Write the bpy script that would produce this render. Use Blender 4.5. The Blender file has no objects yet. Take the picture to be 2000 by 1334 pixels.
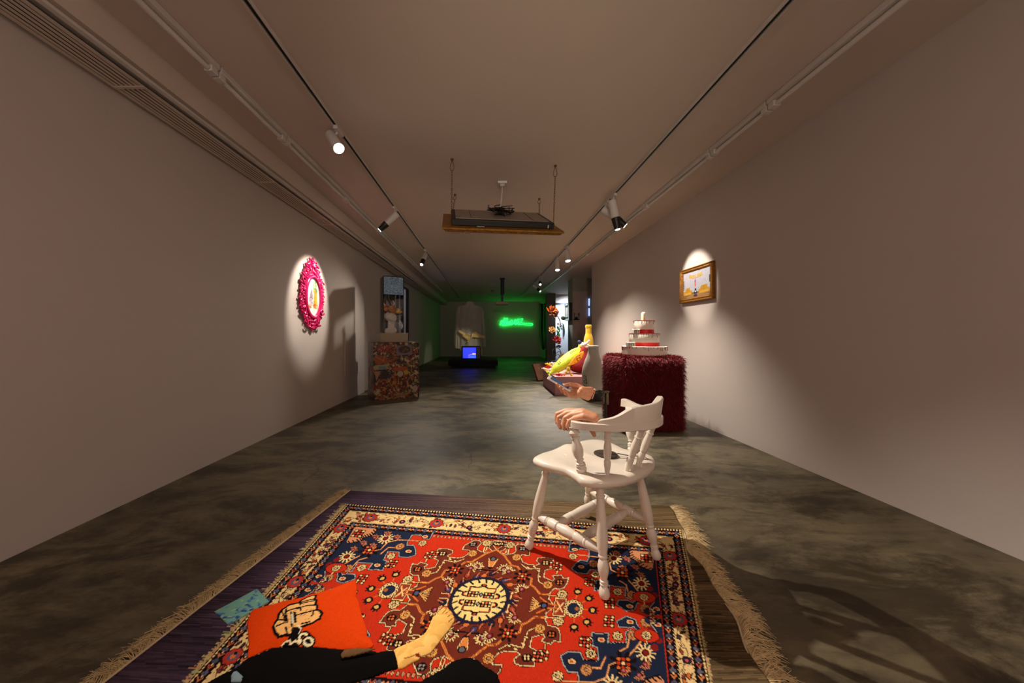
import bpy, math, random
import numpy as np
from mathutils import Vector, Matrix
C = bpy.context.scene.collection
PI = math.pi
R = math.radians
rnd = random.Random(7)
CAMH = 1.05
FPX = 640.0
VX, VY = 950.0, 655.0

# ---------------------------------------------------------------- helpers
def P(px, py, Y):
    return Vector(((px - VX) / FPX * Y, Y, CAMH - (py - VY) / FPX * Y))

def G(px, py, z=0.0):
    Y = (CAMH - z) * FPX / (py - VY)
    return ((px - VX) / FPX * Y, Y)

def lin(c):
    c = c / 255.0
    return c / 12.92 if c <= 0.04045 else ((c + 0.055) / 1.055) ** 2.4

def rgb(r, g, b):
    return (lin(r), lin(g), lin(b), 1.0)

MATS = {}
def mat(name, col, rough=0.5, metal=0.0, var=0.08, scale=12.0, bump=0.0, bscale=60.0, emis=None, estr=0.0, alpha=1.0, coat=0.0, trans=0.0, sheen=0.0, sub=0.0):
    if name in MATS:
        return MATS[name]
    m = bpy.data.materials.new(name)
    m.use_nodes = True
    nt = m.node_tree
    b = nt.nodes['Principled BSDF']
    b.inputs['Roughness'].default_value = rough
    b.inputs['Metallic'].default_value = metal
    b.inputs['Alpha'].default_value = alpha
    b.inputs['Coat Weight'].default_value = coat
    b.inputs['Transmission Weight'].default_value = trans
    b.inputs['Sheen Weight'].default_value = sheen
    b.inputs['Subsurface Weight'].default_value = sub
    if sub:
        b.inputs['Subsurface Scale'].default_value = 0.01
    c = rgb(*col)
    tc = nt.nodes.new('ShaderNodeTexCoord')
    n = nt.nodes.new('ShaderNodeTexNoise')
    n.inputs['Scale'].default_value = scale
    n.inputs['Detail'].default_value = 4
    nt.links.new(tc.outputs['Object'], n.inputs['Vector'])
    r = nt.nodes.new('ShaderNodeValToRGB')
    r.color_ramp.elements[0].position = 0.3
    r.color_ramp.elements[1].position = 0.7
    r.color_ramp.elements[0].color = tuple(x * (1 - var) for x in c[:3]) + (1,)
    r.color_ramp.elements[1].color = tuple(min(1, x * (1 + var)) for x in c[:3]) + (1,)
    nt.links.new(n.outputs['Fac'], r.inputs['Fac'])
    nt.links.new(r.outputs['Color'], b.inputs['Base Color'])
    if bump:
        n2 = nt.nodes.new('ShaderNodeTexNoise')
        n2.inputs['Scale'].default_value = bscale
        n2.inputs['Detail'].default_value = 3
        nt.links.new(tc.outputs['Object'], n2.inputs['Vector'])
        bp = nt.nodes.new('ShaderNodeBump')
        bp.inputs['Strength'].default_value = bump
        bp.inputs['Distance'].default_value = 0.01
        nt.links.new(n2.outputs['Fac'], bp.inputs['Height'])
        nt.links.new(bp.outputs['Normal'], b.inputs['Normal'])
    if emis:
        b.inputs['Emission Color'].default_value = rgb(*emis)
        b.inputs['Emission Strength'].default_value = estr
    MATS[name] = m
    return m

def attr_mat(name, rough=0.8, bump=0.0, bscale=300.0, estr=0.0, var=0.0, sheen=0.0, alpha=1.0):
    if name in MATS:
        return MATS[name]
    m = bpy.data.materials.new(name)
    m.use_nodes = True
    nt = m.node_tree
    b = nt.nodes['Principled BSDF']
    b.inputs['Roughness'].default_value = rough
    b.inputs['Sheen Weight'].default_value = sheen
    b.inputs['Alpha'].default_value = alpha
    b.inputs['Specular IOR Level'].default_value = .06 if rough > .7 else .5
    a = nt.nodes.new('ShaderNodeAttribute')
    a.attribute_name = 'Col'
    src = a.outputs['Color']
    tc = nt.nodes.new('ShaderNodeTexCoord')
    n = nt.nodes.new('ShaderNodeTexNoise')
    n.inputs['Scale'].default_value = bscale
    nt.links.new(tc.outputs['Object'], n.inputs['Vector'])
    if var:
        mr = nt.nodes.new('ShaderNodeMapRange')
        mr.inputs['From Min'].default_value = 0.3
        mr.inputs['From Max'].default_value = 0.7
        mr.inputs['To Min'].default_value = 1 - var
        mr.inputs['To Max'].default_value = 1 + var
        nt.links.new(n.outputs['Fac'], mr.inputs['Value'])
        mx = nt.nodes.new('ShaderNodeVectorMath')
        mx.operation = 'SCALE'
        nt.links.new(src, mx.inputs[0])
        nt.links.new(mr.outputs['Result'], mx.inputs['Scale'])
        src = mx.outputs['Vector']
    nt.links.new(src, b.inputs['Base Color'])
    if bump:
        bp = nt.nodes.new('ShaderNodeBump')
        bp.inputs['Strength'].default_value = bump
        bp.inputs['Distance'].default_value = 0.004
        nt.links.new(n.outputs['Fac'], bp.inputs['Height'])
        nt.links.new(bp.outputs['Normal'], b.inputs['Normal'])
    if estr:
        nt.links.new(src, b.inputs['Emission Color'])
        b.inputs['Emission Strength'].default_value = estr
    MATS[name] = m
    return m

def tag(o, label=None, cat=None, group=None, kind=None):
    if label: o['label'] = label
    if cat: o['category'] = cat
    if group: o['group'] = group
    if kind: o['kind'] = kind
    return o

def empty(name, loc, label, cat, rz=0.0, group=None):
    o = bpy.data.objects.new(name, None)
    o.empty_display_size = 0.05
    C.objects.link(o)
    o.location = loc
    o.rotation_euler = (0, 0, rz)
    return tag(o, label, cat, group)

def frame(d):
    d = Vector(d).normalized()
    a = Vector((0, 0, 1)) if abs(d.z) < 0.9 else Vector((1, 0, 0))
    x = d.cross(a).normalized()
    return x, d.cross(x).normalized(), d

class MB:
    def __init__(s):
        s.v = []; s.f = []; s.c = None
    def add(s, vs, fs):
        o = len(s.v)
        s.v += [tuple(v) for v in vs]
        s.f += [tuple(i + o for i in f) for f in fs]
        return s
    def box(s, c, d, rot=None):
        c = Vector(c); hx, hy, hz = d[0] / 2, d[1] / 2, d[2] / 2
        vs = [Vector((x, y, z)) for x in (-hx, hx) for y in (-hy, hy) for z in (-hz, hz)]
        if rot is not None: vs = [rot @ v for v in vs]
        return s.add([v + c for v in vs], [(0, 1, 3, 2), (4, 6, 7, 5), (0, 4, 5, 1), (2, 3, 7, 6), (0, 2, 6, 4), (1, 5, 7, 3)])
    def lathe(s, p0, p1, prof, n=20, cap=True, sq=1.0):
        p0 = Vector(p0); p1 = Vector(p1); x, y, d = frame(p1 - p0); L = (p1 - p0)
        vs = []; fs = []
        for t, r in prof:
            for k in range(n):
                a = 2 * PI * k / n
                vs.append(p0 + L * t + x * (r * math.cos(a)) + y * (r * sq * math.sin(a)))
        m = len(prof)
        for i in range(m - 1):
            for k in range(n):
                fs.append((i * n + k, i * n + (k + 1) % n, (i + 1) * n + (k + 1) % n, (i + 1) * n + k))
        if cap:
            fs.append(tuple(range(n - 1, -1, -1))); fs.append(tuple((m - 1) * n + k for k in range(n)))
        return s.add(vs, fs)
    def tube(s, pts, r, n=8, closed=False, cap=True):
        pts = [Vector(p) for p in pts]
        m = len(pts)
        rs = r if isinstance(r, (list, tuple)) else [r] * m
        vs = []; fs = []; px = None
        for i, p in enumerate(pts):
            if closed: d = pts[(i + 1) % m] - pts[i - 1]
            else: d = pts[min(i + 1, m - 1)] - pts[max(i - 1, 0)]
            if d.length < 1e-9: d = Vector((0, 0, 1))
            d.normalize()
            if px is None: px = frame(d)[0]
            px = (px - d * px.dot(d))
            if px.length < 1e-6: px = frame(d)[0]
            px.normalize(); py = d.cross(px)
            for k in range(n):
                a = 2 * PI * k / n
                vs.append(p + px * (rs[i] * math.cos(a)) + py * (rs[i] * math.sin(a)))
        for i in range(m if closed else m - 1):
            j = (i + 1) % m
            for k in range(n):
                fs.append((i * n + k, i * n + (k + 1) % n, j * n + (k + 1) % n, j * n + k))
        if not closed and cap:
            fs.append(tuple(range(n - 1, -1, -1))); fs.append(tuple((m - 1) * n + k for k in range(n)))
        return s.add(vs, fs)
    def ball(s, c, r, n=14, m=9, rot=None):
        c = Vector(c)
        rx, ry, rz = r if isinstance(r, (list, tuple)) else (r, r, r)
        vs = [Vector((0, 0, -rz))]; fs = []
        for i in range(1, m):
            t = -PI / 2 + PI * i / m
            for k in range(n):
                a = 2 * PI * k / n
                vs.append(Vector((rx * math.cos(t) * math.cos(a), ry * math.cos(t) * math.sin(a), rz * math.sin(t))))
        vs.append(Vector((0, 0, rz)))
        for k in range(n):
            fs.append((0, 1 + (k + 1) % n, 1 + k))
            fs.append((len(vs) - 1, 1 + (m - 2) * n + k, 1 + (m - 2) * n + (k + 1) % n))
        for i in range(m - 2):
            for k in range(n):
                fs.append((1 + i * n + k, 1 + i * n + (k + 1) % n, 1 + (i + 1) * n + (k + 1) % n, 1 + (i + 1) * n + k))
        if rot is not None: vs = [rot @ v for v in vs]
        return s.add([v + c for v in vs], fs)
    def prism(s, poly, mapf, t):
        """poly 2d list; mapf(x,y,h)->vec; thickness t"""
        n = len(poly)
        vs = [mapf(x, y, 0) for x, y in poly] + [mapf(x, y, t) for x, y in poly]
        fs = [tuple(range(n - 1, -1, -1)), tuple(range(n, 2 * n))]
        fs += [(i, (i + 1) % n, n + (i + 1) % n, n + i) for i in range(n)]
        return s.add(vs, fs)
    def build(s, name, m, parent=None, smooth=True, bevel=0.0, world=True, auto=35, **kw):
        me = bpy.data.meshes.new(name)
        me.from_pydata(s.v, [], s.f)
        me.update()
        o = bpy.data.objects.new(name, me)
        C.objects.link(o)
        if m: me.materials.append(m)
        if parent is not None:
            o.parent = parent
            if world:
                mw = Matrix.LocRotScale(parent.location, parent.rotation_euler, None)
                pp = parent.parent
                if pp is not None:
                    mw = Matrix.LocRotScale(pp.location, pp.rotation_euler, None) @ mw
                me.transform(mw.inverted())
        if bevel:
            b = o.modifiers.new('bevel', 'BEVEL'); b.width = bevel; b.segments = 2; b.limit_method = 'ANGLE'
        if smooth:
            me.polygons.foreach_set('use_smooth', [True] * len(me.polygons))
            try:
                me.set_sharp_from_angle(angle=R(auto))
            except Exception:
                pass
        tag(o, **kw)
        return o

def rooted(o):
    """put a single-mesh thing's origin at its base"""
    me = o.data
    n = len(me.vertices)
    co = np.empty(n * 3, 'f'); me.vertices.foreach_get('co', co); co = co.reshape(-1, 3)
    c = Vector(((co[:, 0].min() + co[:, 0].max()) / 2, (co[:, 1].min() + co[:, 1].max()) / 2, co[:, 2].min()))
    me.transform(Matrix.Translation(-c)); o.location = c
    return o

def thing(mb, name, m, label, cat, group=None, **kw):
    o = mb.build(name, m, **kw)
    rooted(o)
    return tag(o, label, cat, group)

def struct(mb, name, m, **kw):
    return tag(mb.build(name, m, smooth=False, **kw), kind='structure')

# ---------------------------------------------------------------- tiny raster painter
class Img:
    def __init__(s, x0, y0, x1, y1, w, h, bg):
        s.x0, s.y0, s.x1, s.y1, s.w, s.h = x0, y0, x1, y1, w, h
        s.a = np.zeros((h, w, 3), 'f'); s.a[:] = rgb(*bg)[:3]
        s.sx = w / (x1 - x0); s.sy = h / (y1 - y0)
    def _bb(s, xa, ya, xb, yb):
        i0 = max(0, int((xa - s.x0) * s.sx) - 1); i1 = min(s.w, int((xb - s.x0) * s.sx) + 2)
        j0 = max(0, int((ya - s.y0) * s.sy) - 1); j1 = min(s.h, int((yb - s.y0) * s.sy) + 2)
        if i0 >= i1 or j0 >= j1: return None
        X = s.x0 + (np.arange(i0, i1) + .5) / s.sx; Y = s.y0 + (np.arange(j0, j1) + .5) / s.sy
        return i0, i1, j0, j1, X[None, :], Y[:, None]
    def poly(s, pts, col, mul=None):
        pts = np.array(pts, float)
        b = s._bb(pts[:, 0].min(), pts[:, 1].min(), pts[:, 0].max(), pts[:, 1].max())
        if b is None: return
        i0, i1, j0, j1, X, Y = b
        ins = np.zeros((j1 - j0, i1 - i0), bool)
        n = len(pts)
        for k in range(n):
            xa, ya = pts[k]; xb, yb = pts[(k + 1) % n]
            if ya == yb: continue
            cond = ((ya > Y) != (yb > Y)) & (X < (xb - xa) * (Y - ya) / (yb - ya) + xa)
            ins ^= cond
        s._put(j0, j1, i0, i1, ins, col, mul)
    def _put(s, j0, j1, i0, i1, ins, col, mul=None):
        reg = s.a[j0:j1, i0:i1]
        if mul is not None: reg[ins] *= mul
        else: reg[ins] = rgb(*col)[:3]
    def ell(s, cx, cy, rx, ry, col, ang=0.0):
        r = max(rx, ry)
        b = s._bb(cx - r, cy - r, cx + r, cy + r)
        if b is None: return
        i0, i1, j0, j1, X, Y = b
        ca, sa = math.cos(ang), math.sin(ang)
        u = (X - cx) * ca + (Y - cy) * sa; v = -(X - cx) * sa + (Y - cy) * ca
        s._put(j0, j1, i0, i1, (u / rx) ** 2 + (v / ry) ** 2 < 1, col)
    def line(s, pts, w, col):
        for (xa, ya), (xb, yb) in zip(pts[:-1], pts[1:]):
            b = s._bb(min(xa, xb) - w, min(ya, yb) - w, max(xa, xb) + w, max(ya, yb) + w)
            if b is None: continue
            i0, i1, j0, j1, X, Y = b
            dx, dy = xb - xa, yb - ya; L = dx * dx + dy * dy + 1e-12
            t = np.clip(((X - xa) * dx + (Y - ya) * dy) / L, 0, 1)
            d = (X - xa - t * dx) ** 2 + (Y - ya - t * dy) ** 2
            s._put(j0, j1, i0, i1, d < (w / 2) ** 2, col)
    def at(s, x, y):
        i = np.clip(((x - s.x0) * s.sx).astype(int), 0, s.w - 1)
        j = np.clip(((y - s.y0) * s.sy).astype(int), 0, s.h - 1)
        return s.a[j, i]

FONT = {'B': [[(0, 0), (0, 1), (.5, 1), (.7, .85), (.7, .65), (.5, .52), (0, .52)], [(.5, .52), (.75, .38), (.75, .15), (.5, 0), (0, 0)]],
        'A': [[(0, 0), (.38, 1), (.76, 0)], [(.15, .38), (.6, .38)]],
        'D': [[(0, 0), (0, 1), (.45, 1), (.75, .7), (.75, .3), (.45, 0), (0, 0)]],
        'L': [[(0, 1), (0, 0), (.65, 0)]],
        'O': [[(.35, 0), (.05, .25), (.05, .75), (.38, 1), (.7, .75), (.7, .25), (.35, 0)]],
        'V': [[(0, 1), (.37, 0), (.75, 1)]],
        'E': [[(.65, 1), (0, 1), (0, 0), (.65, 0)], [(0, .5), (.55, .5)]],
        'M': [[(0, 0), (0, 1), (.4, .4), (.8, 1), (.8, 0)]],
        'Y': [[(0, 1), (.38, .5), (.75, 1)], [(.38, .5), (.38, 0)]],
        'S': [[(.7, .9), (.4, 1), (.05, .8), (.1, .58), (.62, .42), (.7, .2), (.4, 0), (.02, .12)]],
        'I': [[(.3, 0), (.3, 1)]], 'K': [[(0, 0), (0, 1)], [(.65, 1), (0, .45), (.7, 0)]]}
def text_strokes(txt, h, gap=.25):
    out = []; x = 0
    for ch in txt:
        if ch == ' ': x += .5; continue
        for st in FONT[ch]: out.append([((x + a) * h, b * h) for a, b in st])
        x += .8 + gap
    return out, x * h

def set_cols(me, cols):
    a = me.color_attributes.new('Col', 'FLOAT_COLOR', 'POINT')
    c = np.ones((len(cols), 4), 'f'); c[:, :3] = cols
    a.data.foreach_set('color', c.ravel())

def np_mesh(name, co, quads, m, parent=None, cols=None, smooth=True):
    me = bpy.data.meshes.new(name)
    co = np.asarray(co, 'f'); quads = np.asarray(quads, 'i')
    me.vertices.add(len(co)); me.vertices.foreach_set('co', co.ravel())
    k = quads.shape[1]
    me.loops.add(quads.size); me.loops.foreach_set('vertex_index', quads.ravel())
    me.polygons.add(len(quads)); me.polygons.foreach_set('loop_start', np.arange(0, quads.size, k, dtype='i'))
    try: me.polygons.foreach_set('loop_total', np.full(len(quads), k, dtype='i'))
    except Exception: pass
    if smooth: me.polygons.foreach_set('use_smooth', np.ones(len(quads), bool))
    me.update(calc_edges=True); me.validate()
    if cols is not None: set_cols(me, cols)
    me.materials.append(m)
    o = bpy.data.objects.new(name, me); C.objects.link(o)
    if parent is not None: o.parent = parent
    return o

def panel(name, o0, eu, ev, nu, nv, img, m, parent=None, thick=0.004):
    """flat picture panel: o0 = corner, eu/ev full edge vectors; image x along eu 0..1, y along ev 0..1; front + sides + back"""
    o0 = np.array(o0, float); eu = np.array(eu, float); ev = np.array(ev, float)
    nrm = np.cross(eu, ev); nrm /= np.linalg.norm(nrm)
    u, v = np.meshgrid(np.linspace(0, 1, nu), np.linspace(0, 1, nv))
    u = u.ravel(); v = v.ravel()
    co = o0 + u[:, None] * eu + v[:, None] * ev + nrm * thick
    cols = img.at(img.x0 + u * (img.x1 - img.x0), img.y0 + v * (img.y1 - img.y0))
    idx = np.arange(nu * nv).reshape(nv, nu)
    q = np.stack([idx[:-1, :-1].ravel(), idx[:-1, 1:].ravel(), idx[1:, 1:].ravel(), idx[1:, :-1].ravel()], 1)
    n = len(co)
    back = np.array([o0, o0 + eu, o0 + eu + ev, o0 + ev])
    fr = [idx[0, 0], idx[0, -1], idx[-1, -1], idx[-1, 0]]
    co = np.vstack([co, back]); cols = np.vstack([cols, np.full((4, 3), .3)])
    ex = [[n + 3, n + 2, n + 1, n]] + [[fr[i], n + i, n + (i + 1) % 4, fr[(i + 1) % 4]] for i in range(4)]
    q = np.vstack([q, np.array(ex)])
    o = np_mesh(name, co, q, m, None, cols, smooth=False)
    if parent is not None:
        o.parent = parent
        o.data.transform(Matrix.LocRotScale(parent.location, parent.rotation_euler, None).inverted())
    return o

def capsule_body(caps, voxel=0.0018, smooth=4, factor=.5):
    mb = MB()
    for p0, r0, p1, r1 in caps:
        p0 = Vector(p0); p1 = Vector(p1)
        L = (p1 - p0).length
        if L > 1e-6:
            mb.lathe(p0, p1, [(0, r0), (.5, (r0 + r1) / 2), (1, r1)], n=14)
        mb.ball(p0, r0, 14, 8); mb.ball(p1, r1, 14, 8)
    me = bpy.data.meshes.new('tmp'); me.from_pydata(mb.v, [], mb.f); me.update()
    o = bpy.data.objects.new('tmp', me); C.objects.link(o)
    md = o.modifiers.new('r', 'REMESH'); md.mode = 'VOXEL'; md.voxel_size = voxel; md.use_smooth_shade = True
    if smooth:
        ms = o.modifiers.new('s', 'SMOOTH'); ms.iterations = smooth; ms.factor = factor
    dg = bpy.context.evaluated_depsgraph_get(); dg.update()
    nm = bpy.data.meshes.new_from_object(o.evaluated_get(dg))
    bpy.data.objects.remove(o); bpy.data.meshes.remove(me)
    nm.polygons.foreach_set('use_smooth', [True] * len(nm.polygons))
    return nm

def mesh_obj(name, me, m, parent=None, world=True, **kw):
    me.materials.clear(); me.materials.append(m)
    o = bpy.data.objects.new(name, me); C.objects.link(o)
    if parent is not None:
        o.parent = parent
        if world: me.transform(Matrix.LocRotScale(parent.location, parent.rotation_euler, None).inverted())
    return tag(o, **kw)

# ---------------------------------------------------------------- materials
M_wall = mat('white_wall_paint', (190, 179, 172), .75, var=.015, scale=1.5, bump=.03, bscale=90)
M_ceil = mat('white_ceiling_paint', (204, 190, 178), .8, var=.02, scale=1.2)
M_chair = mat('cream_gloss_paint', (212, 202, 188), .28, var=.02, scale=8, coat=.3)
M_white = mat('white_metal', (205, 200, 195), .4, var=.03)
M_black = mat('black_plastic', (14, 13, 13), .45)
M_dark = mat('dark_metal', (30, 26, 22), .5, .6)
M_gold = mat('old_gold', (140, 94, 28), .5, .5, var=.35, scale=30, bump=.35, bscale=60)
M_skin = mat('skin', (198, 140, 106), .5, var=.1, scale=45, bump=.12, bscale=180, sub=.08)
M_lamp = mat('lit_lamp_lens', (255, 250, 240), .3, emis=(255, 246, 226), estr=25)
M_pink = mat('pink_plinth_paint', (196, 140, 145), .6, var=.03)

def concrete():
    m = bpy.data.materials.new('polished_concrete'); m.use_nodes = True
    nt = m.node_tree; b = nt.nodes['Principled BSDF']; L = nt.links.new
    tc = nt.nodes.new('ShaderNodeTexCoord')
    def noise(scale, detail, rough, sc=(1, 1, 1), dist=0.0):
        mp = nt.nodes.new('ShaderNodeMapping'); mp.inputs['Scale'].default_value = sc
        L(tc.outputs['Object'], mp.inputs['Vector'])
        n = nt.nodes.new('ShaderNodeTexNoise'); n.inputs['Scale'].default_value = scale
        n.inputs['Detail'].default_value = detail; n.inputs['Roughness'].default_value = rough
        n.inputs['Distortion'].default_value = dist
        L(mp.outputs['Vector'], n.inputs['Vector']); return n
    n1 = noise(.9, 9, .66, (1, 1.2, 1), .2)
    n2 = noise(7.0, 9, .74, (.45, 1.7, 1), .2)
    n3 = noise(1.9, 12, .76, (.8, 1.4, 1), .35)
    r1 = nt.nodes.new('ShaderNodeValToRGB'); e = r1.color_ramp.elements
    e[0].position = .30; e[0].color = rgb(72, 62, 46); e[1].position = .66; e[1].color = rgb(116, 107, 81)
    L(n1.outputs['Fac'], r1.inputs['Fac'])
    r2 = nt.nodes.new('ShaderNodeValToRGB'); e = r2.color_ramp.elements
    e[0].position = .36; e[0].color = (.62, .62, .62, 1); e[1].position = .60; e[1].color = (1.08, 1.08, 1.08, 1)
    L(n2.outputs['Fac'], r2.inputs['Fac'])
    r3 = nt.nodes.new('ShaderNodeValToRGB'); e = r3.color_ramp.elements
    e[0].position = .43; e[0].color = (.34, .31, .27, 1); e[1].position = .54; e[1].color = (1, 1, 1, 1)
    L(n3.outputs['Fac'], r3.inputs['Fac'])
    def mul(a, c, f=1.0):
        x = nt.nodes.new('ShaderNodeMix'); x.data_type = 'RGBA'; x.blend_type = 'MULTIPLY'
        x.inputs['Factor'].default_value = f; L(a, x.inputs['A']); L(c, x.inputs['B']); return x.outputs['Result']
    c = mul(mul(r1.outputs['Color'], r2.outputs['Color']), r3.outputs['Color'])
    # hairline cracks
    mp = nt.nodes.new('ShaderNodeMapping'); L(tc.outputs['Object'], mp.inputs['Vector'])
    wn = noise(2.0, 6, .6)
    add = nt.nodes.new('ShaderNodeVectorMath'); add.operation = 'MULTIPLY_ADD'
    add.inputs[1].default_value = (.5, .5, .5)
    L(wn.outputs['Color'], add.inputs[0]); L(mp.outputs['Vector'], add.inputs[2])
    vo = nt.nodes.new('ShaderNodeTexVoronoi'); vo.feature = 'DISTANCE_TO_EDGE'; vo.inputs['Scale'].default_value = .8
    L(add.outputs['Vector'], vo.inputs['Vector'])
    r4 = nt.nodes.new('ShaderNodeValToRGB'); e = r4.color_ramp.elements
    e[0].position = .0; e[0].color = (.3, .3, .3, 1); e[1].position = .006; e[1].color = (1, 1, 1, 1)
    L(vo.outputs['Distance'], r4.inputs['Fac'])
    gate = noise(1.3, 2, .5)
    rg = nt.nodes.new('ShaderNodeValToRGB'); e = rg.color_ramp.elements
    e[0].position = .5; e[0].color = (0, 0, 0, 1); e[1].position = .56; e[1].color = (1, 1, 1, 1)
    L(gate.outputs['Fac'], rg.inputs['Fac'])
    x = nt.nodes.new('ShaderNodeMix'); x.data_type = 'RGBA'; x.blend_type = 'MULTIPLY'
    L(rg.outputs['Color'], x.inputs['Factor']); L(c, x.inputs['A']); L(r4.outputs['Color'], x.inputs['B'])
    L(x.outputs['Result'], b.inputs['Base Color'])
    mr = nt.nodes.new('ShaderNodeMapRange'); mr.inputs['To Min'].default_value = .40; mr.inputs['To Max'].default_value = .68
    L(n2.outputs['Fac'], mr.inputs['Value']); L(mr.outputs['Result'], b.inputs['Roughness'])
    bp = nt.nodes.new('ShaderNodeBump'); bp.inputs['Strength'].default_value = .15; bp.inputs['Distance'].default_value = .004
    L(n2.outputs['Fac'], bp.inputs['Height']); L(bp.outputs['Normal'], b.inputs['Normal'])
    return m
M_floor = concrete()

# ---------------------------------------------------------------- room shell
XL, XR, YF, YB, ZC = -2.25, 2.5, 16.3, -3.2, 2.72
struct(MB().box((1.0, 6.5, -.1), (11, 20.5, .2)), 'floor', M_floor)
struct(MB().box((1.0, 6.5, ZC + .1), (11, 20.5, .2)), 'ceiling', M_ceil)
# left wall: up to the corner, then on to a side opening, then to the far wall
mb = MB()
mb.box((XL - .15, (YB + 6.04) / 2, 1.36), (.3, 6.04 - YB, 2.72))
mb.box((XL - .20, 7.12, 1.36), (.3, 2.16, 2.72))
mb.box((XL - .20, 8.82, 2.54), (.3, 1.24, .36))
mb.box((XL - .20, (9.44 + YF) / 2, 1.36), (.3, YF - 9.44, 2.72))
mb.box((XL + .004, 5.49, .745), (.008, .58, .69))
struct(mb, 'wall_left', M_wall)
mb = MB()
mb.box((XR + .15, (YB + 7.77) / 2, 1.36), (.3, 7.77 - YB, 2.72))
struct(mb, 'wall_right', M_wall)
struct(MB().box((.4, YF + .1, 1.36), (9, .2, 2.72)), 'wall_far', M_wall)
struct(MB().box((.2, YB - .1, 1.36), (6, .2, 2.72)), 'wall_near', M_wall)
# recess on the right past the end of the wall
M_recess = mat('mauve_wall_paint', (178, 158, 150), .75, var=.02)
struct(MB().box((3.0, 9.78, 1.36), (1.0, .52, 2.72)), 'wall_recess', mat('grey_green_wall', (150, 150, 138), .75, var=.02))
struct(MB().box((3.45, 8.65, 1.36), (.1, 1.78, 2.72)).box((2.98, 7.71, 1.36), (.9, .12, 2.72)), 'wall_recess_side', M_wall)
# column and bright side room
struct(MB().box((2.58, 13.2, 1.36), (.34, .34, 2.72)), 'wall_column', mat('dark_column_paint', (104, 90, 76), .7, var=.03))
struct(MB().box((3.9, 13.5, 2.54), (2.3, .16, .36)), 'wall_lintel', M_wall)
struct(MB().box((3.9, 13.41, 2.335), (2.3, .02, .08)), 'trim_1', M_black)
struct(MB().box((2.70, 14.8, 1.36), (.10, 3.0, 2.72)).box((4.95, 12, 1.36), (.1, 9, 2.72)).box((4.0, 10.06, 1.36), (2, .06, 2.72)), 'wall_side_room', M_wall)
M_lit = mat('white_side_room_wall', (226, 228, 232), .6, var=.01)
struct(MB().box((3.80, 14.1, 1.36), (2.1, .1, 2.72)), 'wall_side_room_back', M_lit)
# left side room seen behind the display case
struct(MB().box((XL - 1.6, 8.8, 1.36), (.1, 3.0, 2.72)).box((XL - .95, 10.2, 1.36), (1.3, .1, 2.72)).box((XL - .95, 7.3, 1.36), (1.3, .1, 2.72)), 'wall_side_left', M_wall)
struct(MB().box((XL - .03, 9.45, 1.18), (.08, .05, 2.36)).box((XL - .03, 8.82, 2.37), (.06, 1.24, .03)), 'trim_2', M_dark)
# low soffit with linear grille along the left wall
SO0, SO1, ZS = -2.25, -1.95, 2.525
mb = MB().box(((SO0 + SO1) / 2, (YB + YF) / 2, (ZS + ZC) / 2 + .02), (SO1 - SO0, YF - YB, ZC - ZS - .03))
struct(mb, 'ceiling_soffit', M_ceil)
struct(MB().box((SO1 - .014, (YB + YF) / 2, ZS + .002), (.028, YF - YB, .016)), 'trim_3', M_white)
vr = empty('linear_ceiling_vent', (-2.1, 5, ZS - .004), 'long slatted white air vent along the top of the left wall', 'vent')
MB().box((-2.115, 4.0, ZS + .002), (.17, 13, .012)).build('vent_recess', mat('vent_black', (6, 5, 4), .9), vr, smooth=False)
mb = MB()
for k in range(7):
    mb.box((-2.2 + k * .0283, 4.0, ZS - .0055), (.0165 if 0 < k < 6 else .024, 13, .003))
mb.build('slat', M_ceil, vr, smooth=False, kind='stuff')
for k in range(9):
    MB().box((-2.115, -.46 + 1.2 * 2 * k * .5, ZS - .0065), (.19, .02, .006)).build('cross_bar', M_ceil, vr, smooth=False)
# lighting battens
def batten(x, y0, y1, label, grp):
    t = empty('ceiling_batten', (x, y0, ZC), label, 'batten light', group=grp)
    MB().box((x, (y0 + y1) / 2, ZC - .018), (.07, y1 - y0 - .01, .036)).build('housing', M_white, t, bevel=.004)
    MB().lathe((x, y0 + .06, ZC - .055), (x, y1 - .06, ZC - .055), [(0, .016), (1, .016)], 12).build('tube', mat('unlit_tube_glass', (210, 205, 198), .25, var=.01), t)
    for yy in (y0 + .03, y1 - .03):
        MB().box((x, yy, ZC - .046), (.05, .05, .05)).build('end_socket', M_white, t, bevel=.004)
lb = [-.6, .72, 2.03, 2.72, 3.92, 5.1, 6.3, 7.5, 8.7, 9.9, 11.1, 12.3]
for i in range(1, len(lb) - 1):
    batten(-1.68, lb[i], lb[i + 1], 'unlit white tube light in the row beside the slatted air vent', 'unlit tube lights along the left ceiling')
lb = [.0, 1.15, 2.33, 2.93, 4.14, 5.35, 6.55, 7.75, 8.95, 10.15, 11.35, 12.55]
for i in range(len(lb) - 1):
    batten(2.02, lb[i], lb[i + 1], 'unlit white tube light in the row near the right wall', 'unlit tube lights along the right ceiling')
def track(x, label):
    t = empty('lighting_track', (x, 5, ZC), label, 'lighting track')
    MB().box((x - .016, 6, ZC - .012), (.006, 17, .024)).box((x + .016, 6, ZC - .012), (.006, 17, .024)).build('rail', M_white, t, smooth=False)
    MB().box((x, 6, ZC - .006), (.026, 17, .010)).build('slot', mat('track_slot_black', (18, 14, 10), .6), t, smooth=False)
TL, TR_ = -1.187, 1.50
track(TL, 'thin ceiling lighting track on the left half of the ceiling')
track(TR_, 'thin ceiling lighting track on the right half of the ceiling')

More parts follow.
